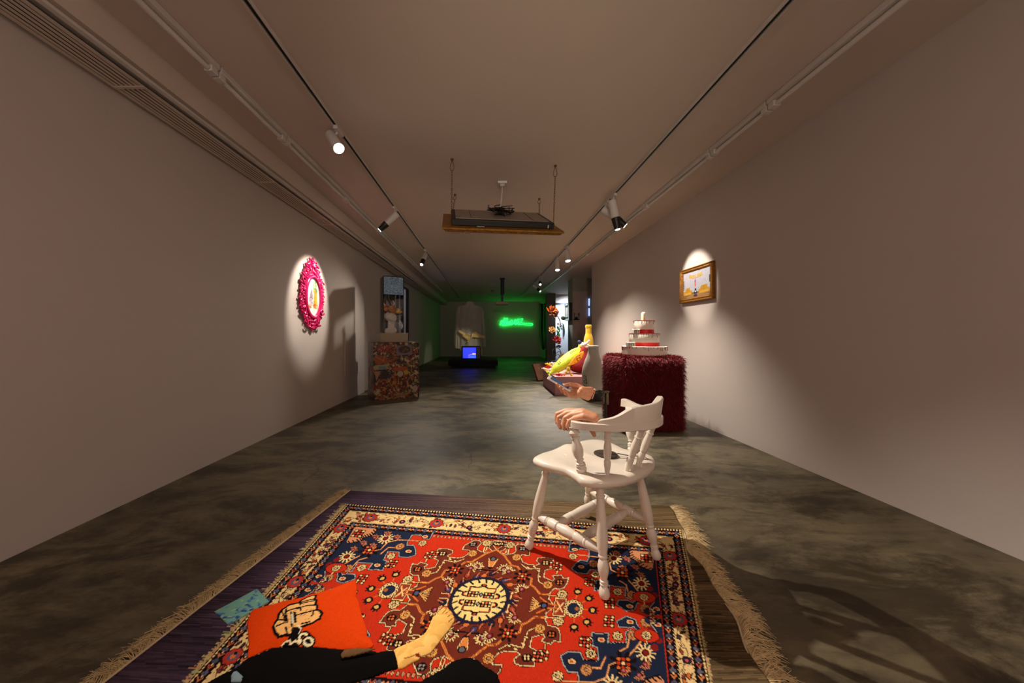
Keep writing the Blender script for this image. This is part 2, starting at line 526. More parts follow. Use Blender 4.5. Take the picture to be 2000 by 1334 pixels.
# ---------------------------------------------------------------- spot lamps
def spotlamp(x, y, aim, label, power, ang=40, blend=.6, snoot=True, size=1.0, col=(1, .89, .76), lit=True, rad=.03, off=(0, 0), drop=.12):
    base = Vector((x, y, ZC - .03))
    head = Vector((x + off[0], y + off[1], ZC - drop * size))
    d = (Vector(aim) - head).normalized()
    t = empty('track_spotlight', (x, y, ZC), label, 'spotlight')
    MB().box((x, y, ZC - .03), (.036, .12, .03)).build('track_adapter', M_white, t, bevel=.003)
    MB().tube([base, base.lerp(head, .5) + Vector((0, 0, -.005)), head], .008).build('stem', M_white, t)
    L = .15 * size; r = .042 * size
    a = head - d * (.3 * L); b = head + d * L
    MB().lathe(a, b, [(0, r * .9), (.06, r), (1, r)], 24).build('lamp_body', M_white, t)
    end = b
    if snoot:
        end = b + d * (.12 * size)
        MB().lathe(b - d * .004, end, [(0, r * 1.05), (.3, r * .97), (.31, r * 1.0), (.6, r * .84), (.61, r * .87), (1, r * .7)], 24).build('snoot', M_black, t)
        r *= .66
    MB().lathe(end + d * .0005, end + d * .003, [(0, r * .92), (1, r * .92)], 24).build('lens', M_lamp if lit else M_dark, t)
    if power:
        ld = bpy.data.lights.new('spot', 'SPOT'); ld.energy = power; ld.color = col
        ld.spot_size = R(ang); ld.spot_blend = blend; ld.shadow_soft_size = rad
        lo = bpy.data.objects.new('spot_light', ld); C.objects.link(lo)
        lo.location = end + d * .02
        lo.rotation_euler = d.to_track_quat('-Z', 'Y').to_euler()
    return t
LIGHTS = True
spotlamp(TL, 2.63, (.52, 1.40, .0), 'bright white spotlight on the left track glaring toward the camera', 540, 64, 1.0, snoot=False, size=1.0, rad=.02, off=(-.05, 0), drop=.085)
spotlamp(TL, 4.25, (XL, 4.19, 1.58), 'spotlight with black snoot pointing at the pink oval frame', 150, 46, .4)
spotlamp(TL, 6.35, (-1.55, 4.75, .5), 'spotlight with short black hood lighting the bust display case', 112, 110, 1.0)
spotlamp(TR_, 3.86, (1.80, 3.82, .9), 'front spotlight of the pair with black snoots near the gold frame', 290, 78, 1.0, off=(-.01, 0), size=1.1)
spotlamp(TR_, 4.06, (XR, 3.9, 1.72), 'rear spotlight of the pair, its snoot turned to the right wall', 105, 38, .5, off=(-.02, 0), size=1.1)
spotlamp(TR_, 6.1, (1.62, 5.6, .3), 'nearer white cylinder downlight before the plush toys', 260, 110, 1.0, snoot=False, size=1.1)
spotlamp(TR_, 6.95, (1.5, 6.45, .4), 'farther white cylinder downlight above the plush toys', 260, 110, 1.0, snoot=False, size=1.1)
spotlamp(TR_, 9.2, (1.3, 7.4, 1.3), 'distant hooded spotlight turned to the metal flowers', 170, 34, .6)
spotlamp(TR_, 10.3, (2.4, 9.75, 1.7), 'farthest hooded spotlight on the right track', 70, 34, .6, col=(.85, .93, 1))

def lamp(kind, loc, power, col, size=.3, aim=None, name='room_light', sy=None):
    ld = bpy.data.lights.new(name, kind); ld.energy = power; ld.color = col
    if kind == 'POINT': ld.shadow_soft_size = size
    if kind == 'AREA':
        ld.size = size
        if sy: ld.shape = 'RECTANGLE'; ld.size_y = sy
    o = bpy.data.objects.new(name, ld); C.objects.link(o); o.location = loc
    if aim is not None: o.rotation_euler = (Vector(aim) - Vector(loc)).to_track_quat('-Z', 'Y').to_euler()
    return o
#LIGHTS_HERE

# ================================================================ RUG
def homog(src, dst):
    A = []; b = []
    for (x, y), (u, v) in zip(src, dst):
        A.append([x, y, 1, 0, 0, 0, -u * x, -u * y]); b.append(u)
        A.append([0, 0, 0, x, y, 1, -v * x, -v * y]); b.append(v)
    return np.append(np.linalg.solve(np.array(A), np.array(b)), 1).reshape(3, 3)
W_ = 1.6
HC = homog([(-.866, 2.03), (1.042, 1.75), (.570, .770), (-.90, .92)], [(0, 0), (W_, 0), (W_, 1), (0, 1)])
def carpet(x, y):
    q = HC[2, 0] * x + HC[2, 1] * y + 1
    return (HC[0, 0] * x + HC[0, 1] * y + HC[0, 2]) / q, (HC[1, 0] * x + HC[1, 1] * y + HC[1, 2]) / q
def zc(pts, ox, oy, s=5.882):
    out = []
    for zx, zy in pts:
        out.append(carpet(*G(ox + zx / s, oy + zy / s)))
    return out
CX, CY = .798, .497
def q4(pts, sx, sy):
    """canonical quadrant = right/up; pts are (|dx|,|dy|) offsets"""
    return [(CX + sx * dx, CY + sy * dy) for dx, dy in pts]
def canon(pts):
    return [(abs(x - CX), abs(y - CY)) for x, y in pts]
RED = (182, 44, 20); BRN = (104, 40, 26); NVY = (27, 34, 56); CRM = (222, 190, 128); BLK = (22, 12, 14); ORG = (200, 104, 44); BLU = (70, 76, 110); MRN = (120, 26, 26)
def paint_carpet():
    im = Img(-.06, -.03, W_ + .06, 1.03, 2000, 1240, (52, 40, 42))
    r = random.Random(3)
    # body + border bands
    im.poly([(0, 0), (W_, 0), (W_, 1), (0, 1)], BLK)
    BX, BY = .132, .163
    def ring(fx, fy, gx, gy, col):
        im.poly([(fx, fy), (W_ - fx, fy), (W_ - fx, 1 - fy), (fx, 1 - fy)], col)
    # outer dotted cord
    def along(f, step, inset_x, inset_y):
        n = int((W_ - 2 * inset_x) / step)
        for k in range(n + 1):
            x = inset_x + k * (W_ - 2 * inset_x) / n
            f(x, inset_y, 0); f(x, 1 - inset_y, 0)
        n = int((1 - 2 * inset_y) / step)
        for k in range(n + 1):
            y = inset_y + k * (1 - 2 * inset_y) / n
            f(inset_x, y, 1); f(W_ - inset_x, y, 1)
    along(lambda x, y, o: im.ell(x, y, .0036, .0055, CRM), .0135, .008, .005)
    def guard(x, y, o):
        k = int(round((x + y) / .021)) % 4
        c = [(92, 88, 106), (196, 112, 66), (74, 72, 92), (176, 76, 52)][k]
        if k % 2 == 0:
            for a in range(4): im.ell(x + .006 * math.cos(a * PI / 2), y + .007 * math.sin(a * PI / 2), .0045, .0055, c)
        else:
            im.line([(x - .008, y - .006), (x, y + .005), (x + .008, y - .006)], .005, c)
        im.ell(x + (.0105 if not o else 0), y + (.0105 if o else 0), .0028, .0036, CRM)
    along(guard, .021, .026, .026)
    ring(.041, .045, 0, 0, BLK); ring(.043, .048, 0, 0, CRM)
    ring(.0445, .050, 0, 0, BLK); ring(.046, .052, 0, 0, (218, 186, 128))
    # cream band ornaments
    def small(x, y):
        t = r.random()
        if t < .34:
            c = [(150, 60, 40), ORG, (110, 50, 60), (60, 40, 50)][r.randrange(4)]
            a = r.random() * PI
            im.ell(x, y, .0125, .0065, BLK, a); im.ell(x, y, .010, .0045, c, a)
        elif t < .6:
            a = r.random() * 2 * PI
            im.line([(x, y), (x + .018 * math.cos(a), y + .014 * math.sin(a))], .0028, BLK)
            im.ell(x + .018 * math.cos(a), y + .014 * math.sin(a), .005, .005, (150, 70, 45))
        else:
            for k in range(3):
                a = r.random() * 6
                im.line([(x, y), (x + .011 * math.cos(a), y + .011 * math.sin(a))], .0024, (70, 44, 34))
    def carn(x, y, o):
        for k in range(9):
            a = k * 2 * PI / 9
            im.ell(x + .0225 * math.cos(a), y + .0225 * math.sin(a), .011, .011, BLK)
        for k in range(9):
            a = k * 2 * PI / 9
            im.ell(x + .021 * math.cos(a), y + .021 * math.sin(a), .0092, .0092, (168, 48, 38))
        im.ell(x, y, .0165, .0165, (76, 82, 108)); im.ell(x, y, .009, .009, ORG); im.ell(x, y - .011, .005, .007, BLK)
    def dark8(x, y):
        for k in range(8):
            a = k * PI / 4
            im.ell(x + .010 * math.cos(a), y + .010 * math.sin(a), .0052, .0052, (36, 26, 40))
        im.ell(x, y, .0055, .0055, (180, 80, 90))
    for side in range(4):
        if side < 2: A0, A1, fix = .09, W_ - .09, (.0875 if side == 0 else 1 - .0875)
        else: A0, A1, fix = .10, .90, (.0695 if side == 2 else W_ - .0695)
        n = 260
        prev = None
        for k in range(n):
            a = A0 + (A1 - A0) * k / n
            w = (.019 if side < 2 else .013) * math.sin(a * 42)
            p = (a, fix + w) if side < 2 else (fix + w, a)
            if prev: im.line([prev, p], .0026, (50, 32, 28))
            prev = p
        for k in range(230 if side < 2 else 150):
            a = r.uniform(A0, A1); w = r.uniform(-.03, .03) if side < 2 else r.uniform(-.018, .018)
            small(*((a, fix + w) if side < 2 else (fix + w, a)))
        m = 5 if side < 2 else 3
        for k in range(m):
            a = A0 + .075 + (A1 - A0 - .15) * k / (m - 1)
            carn(*((a, fix) if side < 2 else (fix, a)), 0)
            if k < m - 1:
                a2 = a + (A1 - A0 - .15) / (m - 1) * .5
                dark8(*((a2, fix + .01) if side < 2 else (fix + .006, a2)))
    ring(.0925, .124, 0, 0, BLK); ring(.0945, .126, 0, 0, CRM); ring(.096, .128, 0, 0, BLK)
    along(guard, .021, .112, .145)
    # red field
    ring(.128, .163, 0, 0, RED)
    # little hook row at the top and bottom edge of the field
    for k in range(46):
        x = .42 + k * .0170
        for sy in (-1, 1):
            y = CY + sy * .322
            im.ell(x, y, .0065, .009, BLK); im.ell(x, y, .0045, .0068, (190, 150, 110)); im.ell(x, y, .0018, .003, RED)
    # navy corner spandrels, canonical offsets traced from upper-left corner
    sp = zc([(1680, 545), (1640, 620), (1575, 612), (1540, 568), (1440, 572), (1390, 650), (1380, 692), (1460, 690), (1480, 740), (1482, 800),
             (1400, 830), (1290, 825), (1290, 770), (1160, 765), (1110, 860), (1150, 872), (1100, 980), (1020, 970), (932, 974), (990, 898),
             (815, 892), (750, 990), (690, 1000), (600, 955), (640, 1030), (700, 1020), (790, 1030), (780, 1080), (640, 1130), (570, 1100), (590, 1040), (560, 960), (440, 985), (440, 1050), (400, 1095), (310, 1105)], 560, 950)
    spc = canon(sp) + [(CX - .128, canon(sp)[-1][1]), (CX - .128, CY - .163), (canon(sp)[0][0], CY - .163)]
    br = zc([(640, 680), (615, 640), (610, 605), (680, 580), (740, 588), (762, 635), (740, 680), (680, 705), (760, 742), (850, 722), (870, 690), (862, 640), (900, 618), (960, 622),
             (1030, 700), (1020, 750), (935, 740), (930, 790), (945, 825), (1000, 850), (1100, 862), (1140, 850), (1105, 810), (1120, 778), (1200, 772), (1300, 790), (1290, 840), (1262, 860), (1280, 900), (1200, 920),
             (1190, 1000), (1290, 1045), (1310, 1020), (1290, 985), (1390, 975), (1410, 1010), (1475, 1010), (1455, 1070), (1425, 1120), (1380, 1135), (1310, 1130), (1260, 1180), (1245, 1260)], 860, 960)
    br += zc([(1240, 300), (1290, 365), (1325, 372), (1332, 322), (1435, 328), (1428, 400)], 860, 1120)
    brc = canon(br)
    brc[0] = (0, brc[0][1]); brc[-1] = (brc[-1][0], 0)
    def outline(pts, col, w1=.0068, w2=.0032):
        im.line(pts, w1, BLK); im.line(pts, w2, col)
    for sx in (1, -1):
        for sy in (1, -1):
            p = q4(spc, sx, sy); im.poly(p, NVY)
            outline(p[:-3], (150, 160, 160))
            im.poly(q4(brc, sx, sy) + [(CX, CY)], BRN)
    for sx in (1, -1):
        for sy in (1, -1):
            outline(q4(brc, sx, sy), (214, 190, 140))
    # motif helpers
    def ros(x, y, s=1.0, c=CRM, bg=BLK):
        im.ell(x, y, .0215 * s, .0225 * s, bg)
        for k in range(8):
            a = k * PI / 4
            im.ell(x + .0138 * s * math.cos(a), y + .0145 * s * math.sin(a), .0052 * s, .0056 * s, c)
        for k in range(8):
            a = k * PI / 4
            im.ell(x + .0138 * s * math.cos(a), y + .0145 * s * math.sin(a), .0022 * s, .0024 * s, bg)
        im.ell(x, y, .0055 * s, .0058 * s, c); im.ell(x, y, .0028 * s, .003 * s, (120, 110, 110))
    def sqm(x, y, s=1.0):
        im.poly([(x - .019 * s, y - .02 * s), (x + .019 * s, y - .02 * s), (x + .019 * s, y + .02 * s), (x - .019 * s, y + .02 * s)], BLK)
        for i in (-1, 0, 1):
            for j in (-1, 0, 1):
                c = CRM if (i * j) else (RED if (i or j) else (190, 90, 60))
                im.ell(x + i * .012 * s, y + j * .0125 * s, .0046 * s, .0046 * s, c)
    def star(x, y, s=1.0):
        for k in range(8):
            a = k * PI / 4 + PI / 8
            im.line([(x, y), (x + .031 * s * math.cos(a), y + .032 * s * math.sin(a))], .011 * s, BLK)
        for i in (-1, 0, 1):
            for j in (-1, 0, 1):
                c = RED if (i + j) % 2 else ORG
                im.ell(x + i * .012 * s, y + j * .0125 * s, .0062 * s, .0062 * s, BLK); im.ell(x + i * .012 * s, y + j * .0125 * s, .0048 * s, .0048 * s, c)
        im.ell(x, y, .005 * s, .005 * s, CRM)
    def palm(x, y, ang, s=1.0, c=CRM, bg=MRN):
        for k in range(-4, 5):
            a = ang + k * .42
            L = .030 * s * (1.0 if k % 2 == 0 else .8)
            im.line([(x, y), (x + L * math.cos(a), y + L * math.sin(a))], .0072 * s, BLK)
        for k in range(-4, 5):
            a = ang + k * .42
            L = .0285 * s * (1.0 if k % 2 == 0 else .8)
            im.line([(x, y), (x + L * math.cos(a), y + L * math.sin(a))], .0046 * s, c)
        im.ell(x, y, .013 * s, .014 * s, BLK); im.ell(x, y, .0105 * s, .0115 * s, bg); im.ell(x, y, .005 * s, .0055 * s, (150, 110, 120))
    def sunf(x, y, s=1.0):
        for k in range(12):
            a = k * PI / 6
            im.line([(x, y), (x + .030 * s * math.cos(a), y + .031 * s * math.sin(a))], .006 * s, CRM)
        im.ell(x, y, .0165 * s, .017 * s, CRM); im.ell(x, y, .012 * s, .013 * s, BLK); im.ell(x, y, .0085 * s, .009 * s, MRN)
    def lily(x, y, dy=1):
        im.poly([(x - .02, y), (x - .012, y + dy * .05), (x, y + dy * .062), (x + .012, y + dy * .05), (x + .02, y)], BLK)
        im.poly([(x - .014, y + dy * .006), (x - .007, y + dy * .046), (x + .007, y + dy * .046), (x + .014, y + dy * .006)], (204, 120, 60))
        im.line([(x - .018, y), (x - .008, y + dy * .045)], .003, CRM); im.line([(x + .018, y), (x + .008, y + dy * .045)], .003, CRM)
        im.ell(x, y, .014, .014, BLK); im.ell(x, y, .009, .009, (90, 90, 96))
    def tulip(x, y, a):
        im.ell(x, y, .016, .016, BLK)
        for k in (-1, 0, 1): im.line([(x, y), (x + .02 * math.cos(a + k * .7), y + .02 * math.sin(a + k * .7))], .006, BLK)
        im.ell(x, y, .0075, .009, (200, 160, 90), a)
    def zq(pts, ox=860, oy=960): return canon(zc(pts, ox, oy))
    M1 = dict(ros=zq([(550, 608), (805, 628), (1400, 1195), (880, 770), (1235, 1088)]), flo=zq([(680, 620)]),
              sq=zq([(1350, 880), (1730, 1065), (1945, 1315)]), star=zq([(940, 990)]), palm=zq([(730, 905), (935, 1140)]))
    branch = [zq([(655, 690), (740, 755), (770, 800), (820, 862), (890, 880), (930, 945)]), zq([(820, 862), (760, 890)]),
              zq([(1020, 1005), (1050, 1015), (1040, 1090), (975, 1130)]), zq([(1040, 1090), (1085, 1120), (1140, 1190), (1245, 1200)])]
    cb = [zq([(930, 850), (1000, 905), (1140, 900), (1125, 1000), (1130, 1050), (1180, 1080)]), zq([(520, 700), (540, 650)]), zq([(775, 735), (790, 680)]),
          zq([(1335, 965), (1350, 920)]), zq([(1245, 1210), (1370, 1215)])]
    for sx in (1, -1):
        for sy in (1, -1):
            T = lambda pts: [(CX + sx * dx, CY + sy * dy) for dx, dy in pts]
            for b in branch:
                im.line(T(b), .010, (150, 70, 34)); im.line(T(b), .0062, (222, 140, 66)); im.line(T(b), .0018, (120, 50, 30))
            for b in cb: im.line(T(b), .0075, BLK); im.line(T(b), .004, CRM)
            for x, y in T(M1['ros'][:3]): ros(x, y)
            for x, y in T(M1['ros'][3:]): ros(x, y, .95, (214, 160, 80), BRN)
            for x, y in T(M1['sq']): sqm(x, y)
            for x, y in T(M1['star']): star(x, y)
            for x, y in T(M1['palm']): palm(x, y, math.atan2(sy * .8, sx * -.6))
            for x, y in T(M1['flo']):
                im.ell(x, y, .02, .014, BLK)
                for k in range(5): im.ell(x - .012 + k * .006, y + (.003 if k % 2 else -.003), .0035, .004, CRM)
            # small vine leaves in brown lobes
            for px, py in T(zq([(1010, 890), (1080, 880), (1130, 930), (1135, 990)])):
                im.ell(px, py, .009, .006, BLK, .5); im.ell(px, py, .007, .004, CRM, .5)
            for px, py, c in [(p[0], p[1], c) for p, c in zip(T(zq([(1210, 835), (1370, 1060), (945, 670)])), (CRM, ORG, (150, 140, 130)))]:
                im.ell(px, py, .018, .016, BLK)
                for k in range(4): im.ell(px + .008 * math.cos(k * PI / 2 + .7), py + .008 * math.sin(k * PI / 2 + .7), .004, .004, c)
        # side axis: square panel, sunburst, tulips
        ax = zq([(1190, 390), (1370, 400), (1530, 418)], 860, 1120)
        pan, sun = ax[1], ax[2]
        x, y = CX + sx * pan[0], CY
        im.poly([(x - .024, y - .045), (x + .026, y - .045), (x + .026, y + .045), (x - .024, y + .045)], BLK)
        im.poly([(x - .021, y - .042), (x + .023, y - .042), (x + .023, y + .042), (x - .021, y + .042)], CRM)
        im.poly([(x - .018, y - .038), (x + .020, y - .038), (x + .020, y + .038), (x - .018, y + .038)], (130, 50, 32))
        for k in (-1, 1):
            im.line([(x - .012, y + k * .024), (x + .012, y - k * .02)], .005, CRM)
            im.line([(x - .012, y + k * .03), (x, y + k * .01)], .004, ORG)
        x = CX + sx * ax[0][0]
        for k in range(-3, 4):
            im.line([(x - sx * .012, y), (x - sx * .05, y + k * .011)], .0065, BLK); im.line([(x - sx * .012, y), (x - sx * .048, y + k * .011)], .0042, (214, 160, 90))
        for k in (-1, 1): im.line([(x - sx * .02, y + k * .036), (x + sx * .012, y + k * .012), (x + sx * .045, y + k * .006)], .006, ORG)
        im.poly([(x - .013, y - .016), (x + .013, y - .016), (x + .013, y + .016), (x - .013, y + .016)], BLK); im.ell(x, y, .008, .01, BLU)
        x = CX + sx * sun[0]
        for k in range(14):
            a = k * 2 * PI / 14
            im.ell(x + .029 * math.cos(a), y + .033 * math.sin(a), .0098, .0098, BLK)
        for k in range(14):
            a = k * 2 * PI / 14
            im.ell(x + .029 * math.cos(a), y + .033 * math.sin(a), .0072, .0072, CRM); im.ell(x + .030 * math.cos(a), y + .034 * math.sin(a), .0033, .0033, BLK)
        im.ell(x, y, .023, .026, NVY); im.ell(x + sx * .012, y, .008, .009, (150, 90, 40))
        for k in range(5):
            a = (k - 2) * .72
            dx, dy = sx * math.cos(a), math.sin(a)
            im.line([(x + .04 * dx, y + .045 * dy), (x + .06 * dx, y + .066 * dy)], .004, ORG)
            tulip(x + .070 * dx, y + .082 * dy, math.atan2(dy, dx))
        # small cream pin flowers inside the brown area
        for k in (-1, 1):
            xx = CX + sx * .115; im.line([(xx - .035, CY + k * .012), (xx + .03, CY + k * .01)], .0065, BLK); im.line([(xx - .035, CY + k * .012), (xx + .03, CY + k * .01)], .0035, CRM)
            im.line([(xx, CY + k * .014), (xx, CY + k * .04)], .0035, CRM); im.ell(xx, CY + k * .044, .006, .006, CRM)
            a0 = []
            for j in range(12):
                a = j * .42
                a0.append((CX + sx * (.078 + .022 * math.cos(a)), CY + k * (.045 + .02 * math.sin(a))))
            im.line(a0, .008, BLK); im.ell(CX + sx * .08, CY + k * .045, .008, .006, CRM)
    for sy in (1, -1): lily(CX, CY + sy * .215, -sy)
    for sy in (1, -1):
        im.line([(CX - .06, CY + sy * .148), (CX + .06, CY + sy * .148)], .007, BLK)
        for sx in (-1, 1): palm(CX + sx * .078, CY + sy * .152, math.atan2(sy * .8, -sx * .5), .95)
    # central disc
    for k in range(26):
        a = k * 2 * PI / 26
        rr = .125 + .014 * math.sin(k * 2.3)
        x, y = CX + rr * math.cos(a), CY + rr * .97 * math.sin(a)
        c = [NVY, (150, 60, 40), (64, 60, 96), ORG][k % 4]
        im.ell(x, y, .016, .012, BLK, a + .6); im.ell(x, y, .0125, .009, c, a + .6)
        im.line([(x, y), (CX + (rr + .02) * math.cos(a + .1), CY + (rr + .02) * math.sin(a + .1))], .004, (190, 110, 80))
    im.ell(CX, CY, .1125, .1125, (30, 26, 44)); im.ell(CX, CY, .099, .099, (222, 196, 122))
    for k in range(20):
        a = k * PI / 10
        im.line([(CX + .1 * math.cos(a), CY + .1 * math.sin(a)), (CX + .083 * math.cos(a + .06), CY + .083 * math.sin(a + .06))], .0075, (30, 24, 40))
    for sy in (-1, 1):
        for sx in (-1, 1):
            x0, y0 = CX + sx * .031, CY + sy * .021
            im.poly([(x0 - .021, y0 - .015), (x0 + .021, y0 - .015), (x0 + .021, y0 + .015), (x0 - .021, y0 + .015)], BLK)
            for i in range(3):
                for j in range(2):
                    im.ell(x0 - .0125 + i * .0125, y0 - .007 + j * .014, .0042, .0046, [(222, 190, 120), (190, 90, 50), CRM][(i + j) % 3])
            im.line([(CX + sx * .058, CY + sy * .01), (CX + sx * .070, CY + sy * .014), (CX + sx * .070, CY + sy * .026), (CX + sx * .058, CY + sy * .031)], .008, BLK)
            im.line([(CX + sx * .058, CY + sy * .012), (CX + sx * .066, CY + sy * .016), (CX + sx * .066, CY + sy * .024), (CX + sx * .056, CY + sy * .028)], .0035, (180, 60, 46))
            im.line([(CX + sx * .05, CY + sy * .04), (CX + sx * .05, CY + sy * .056), (CX + sx * .018, CY + sy * .056), (CX, CY + sy * .066)], .007, BLK)
            im.line([(CX + sx * .05, CY + sy * .04), (CX + sx * .05, CY + sy * .054), (CX + sx * .018, CY + sy * .054)], .0028, (180, 60, 46))
        im.poly([(CX, CY + sy * .036), (CX + .010, CY + sy * .022), (CX, CY + sy * .008), (CX - .010, CY + sy * .022)], BLK); im.ell(CX, CY + sy * .022, .0045, .0055, (140, 140, 150))
        im.ell(CX, CY + sy * .068, .012, .009, BLK); im.ell(CX, CY + sy * .07, .006, .004, (170, 60, 50))
    im.line([(CX - .066, CY), (CX + .066, CY)], .0045, CRM)
    # spandrel ornaments (upper-left traced, mirrored)
    def zl(pts): return canon(zc(pts, 560, 950))
    sun_ = zl([(1135, 612), (690, 820)]); peach = zl([(800, 478), (1050, 500), (985, 575), (900, 600), (850, 640), (700, 672), (690, 640), (720, 590)])
    vin = [zl([(590, 950), (760, 850), (900, 780), (1080, 735), (1160, 655), (1280, 628), (1400, 632), (1530, 640)]), zl([(740, 950), (830, 860), (930, 830)]), zl([(1080, 790), (1170, 715), (1270, 720)])]
    rs = zl([(1300, 705), (705, 955), (480, 1070)]); rc = zl([(1200, 815), (860, 950), (1560, 665)]); sqs = zl([(1215, 900), (870, 1070), (1690, 795)])
    lil = zl([(1400, 760), (1040, 920), (640, 1075), (370, 1050), (1590, 590)]); stx = zl([(950, 745)])
    fan = zl([(870, 670), (1010, 600), (760, 740), (980, 700), (1150, 560), (1260, 600)])
    for sx in (1, -1):
        for sy in (1, -1):
            T = lambda pts: [(CX + sx * dx, CY + sy * dy) for dx, dy in pts]
            pp = T(peach) + [(CX + sx * (CX - .128), CY + sy * (CY - .163))]
            im.poly(pp, (196, 132, 92))
            e = T(peach)[1:6]
            im.line(e, .006, BLK)
            for (xa, ya), (xb, yb) in zip(e[:-1], e[1:]):
                for k in range(3):
                    t = (k + .5) / 3; x = xa + (xb - xa) * t; y = ya + (yb - ya) * t
                    im.line([(x, y), (x + sx * .014, y + sy * .012)], .0055, BLK)
            sqm(*(T([(CX - .165, CY - .2)])[0]), 1.3)
            for b in vin: im.line(T(b), .0072, (120, 64, 40)); im.line(T(b), .0045, (214, 150, 96))
            for x, y in T(sun_): sunf(x, y, 1.05)
            for x, y in T(rs): ros(x, y, .95, (196, 140, 80), (90, 40, 34))
            for x, y in T(rc): ros(x, y, .9)
            for x, y in T(sqs): sqm(x, y)
            for x, y in T(stx): star(x, y, 1.3)
            for x, y in T(fan): palm(x, y, sy * .8, .7, (190, 120, 80), (150, 50, 40))
            for x, y in T(lil):
                im.ell(x, y, .017, .013, BLK); im.ell(x, y, .013, .0095, (204, 170, 120)); im.ell(x, y, .007, .005, (180, 70, 50))
            for x, y in T([(CX - .16, .13), (CX - .17, .06), (CX - .145, .1)]): lily(x, y, -sy) if False else im.ell(x, y, .012, .014, MRN)
            # red islands near the side border
            x, y = T([(CX - .185, .085)])[0]
            im.ell(x, y, .045, .03, BLK); im.ell(x, y, .042, .027, RED); ros(x, y, .85); im.line([(x, y + .02), (x, y + .034)], .003, CRM)
            x, y = T([(CX - .165, .02)])[0]; im.ell(x, y, .025, .018, NVY); palm(x, y, 0, .6)
    # wool variation: fine streaks in the pile
    n = np.random.RandomState(5).normal(1, .085, (im.h, im.w)).astype('f')
    n = (n + np.roll(n, 1, 0) + np.roll(n, 2, 0)) / 3
    n2 = np.random.RandomState(8).normal(1, .05, (im.h // 20 + 1, im.w)).astype('f').repeat(20, 0)[:im.h]
    im.a *= (n * n2)[:, :, None]
    im.a = np.clip(im.a, 0, 1)
    # white cut fringe on both short ends
    for side in (0, 1):
        for k in range(520):
            y = k / 520
            L = r.uniform(.004, .022 if r.random() < .85 else .04) * (1 if side == 0 else .38)
            x0 = 0 if side == 0 else W_
            im.line([(x0, y), (x0 + (-L if side == 0 else L), y + r.uniform(-.008, .008))], .003, (150 + r.randrange(50), 130 + r.randrange(40), 104))
    return im
CARP = paint_carpet()
# fist emblem etc. painted in zoom coordinates -> ground space
def zg(pts, ox, oy, s=5.882): return [G(ox + a / s, oy + b / s) for a, b in pts]

QT = [G(684, 960), G(1304, 992)]
RQ = [Vector((*QT[0], 0)), Vector((*QT[1], 0)), Vector((.70, .42, 0)), Vector((-1.255, .42, 0))]
def rug_mesh(parent):
    nu, nv = 720, 520
    u, v = np.meshgrid(np.linspace(0, 1, nu), np.linspace(0, 1, nv) ** 1.15)
    u = u.ravel(); v = v.ravel()
    a, b, c, d = [np.array(q) for q in RQ]
    co = (1 - v)[:, None] * ((1 - u)[:, None] * a + u[:, None] * b) + v[:, None] * ((1 - u)[:, None] * d + u[:, None] * c)
    # gentle waves along the loose right edge
    wav = np.clip((u - .93) / .07, 0, 1) * (.012 * np.sin(v * 16) + .008 * np.sin(v * 39 + 1))
    co[:, 0] += wav
    co[:, 2] = .006 + np.clip((u - .9) / .1, 0, 1) * .008 * (1 + np.sin(v * 21))
    cx, cy = carpet(co[:, 0], co[:, 1])
    cols = CARP.at(cx, cy)
    out = (cx < -.045) | (cx > W_ + .045) | (cy < -.002) | (cy > 1.0)
    fr = ((cx < 0) | (cx > W_)) & ~out
    base = np.array(rgb(52, 40, 42)[:3])
    out |= fr & (np.abs(cols - base).sum(1) < .12)
    rs = np.random.RandomState(2)
    # worn board-like print around the carpet: violet on the left to brown on the right
    L = np.array(rgb(62, 48, 62)[:3]); Rr = np.array(rgb(98, 80, 56)[:3])
    t = np.clip((co[:, 0] + .7) / 1.2, 0, 1)[:, None]
    m = L * (1 - t) + Rr * t
    st = rs.normal(1, .30, 900)[np.clip((co[:, 1] * 420 + co[:, 0] * 30).astype(int) % 900, 0, 899)]
    st2 = rs.normal(1, .10, 60)[np.clip((co[:, 1] * 30 + 4).astype(int) % 60, 0, 59)]
    bl = rs.normal(1, .22, (26, 26))
    fx = (co[:, 0] + 1.5) * 7; fy = co[:, 1] * 9
    ix = fx.astype(int) % 25; iy = fy.astype(int) % 25; ax = (fx % 1); ay = (fy % 1)
    blo = bl[ix, iy] * (1 - ax) * (1 - ay) + bl[ix + 1, iy] * ax * (1 - ay) + bl[ix, iy + 1] * (1 - ax) * ay + bl[ix + 1, iy + 1] * ax * ay
    m = m * (st * st2 * blo)[:, None]
    cols[out] = np.clip(m[out], .002, 1)
    idx = np.arange(nu * nv).reshape(nv, nu)
    q = np.stack([idx[:-1, :-1].ravel(), idx[1:, :-1].ravel(), idx[1:, 1:].ravel(), idx[:-1, 1:].ravel()], 1)
    # skirt + underside
    ring = np.concatenate([idx[0, :], idx[1:, -1], idx[-1, -2::-1], idx[-2:0:-1, 0]])
    n = len(co); lo = co[ring].copy(); lo[:, 2] = .0005
    co = np.vstack([co, lo]); cols = np.vstack([cols, cols[ring] * .6])
    k = len(ring); j = np.arange(k); j2 = (j + 1) % k
    q = np.vstack([q, np.stack([ring[j2], n + j2, n + j, ring[j]], 1)])
    return np_mesh('carpet', co, q, attr_mat('woven_carpet', .95, .5, 900), parent, cols)
rug = empty('carpet', (0, 0, 0), 'large printed red persian carpet with long cream fringe under the white chair', 'carpet')
rm = rug_mesh(rug); rm.name = 'woven_field'
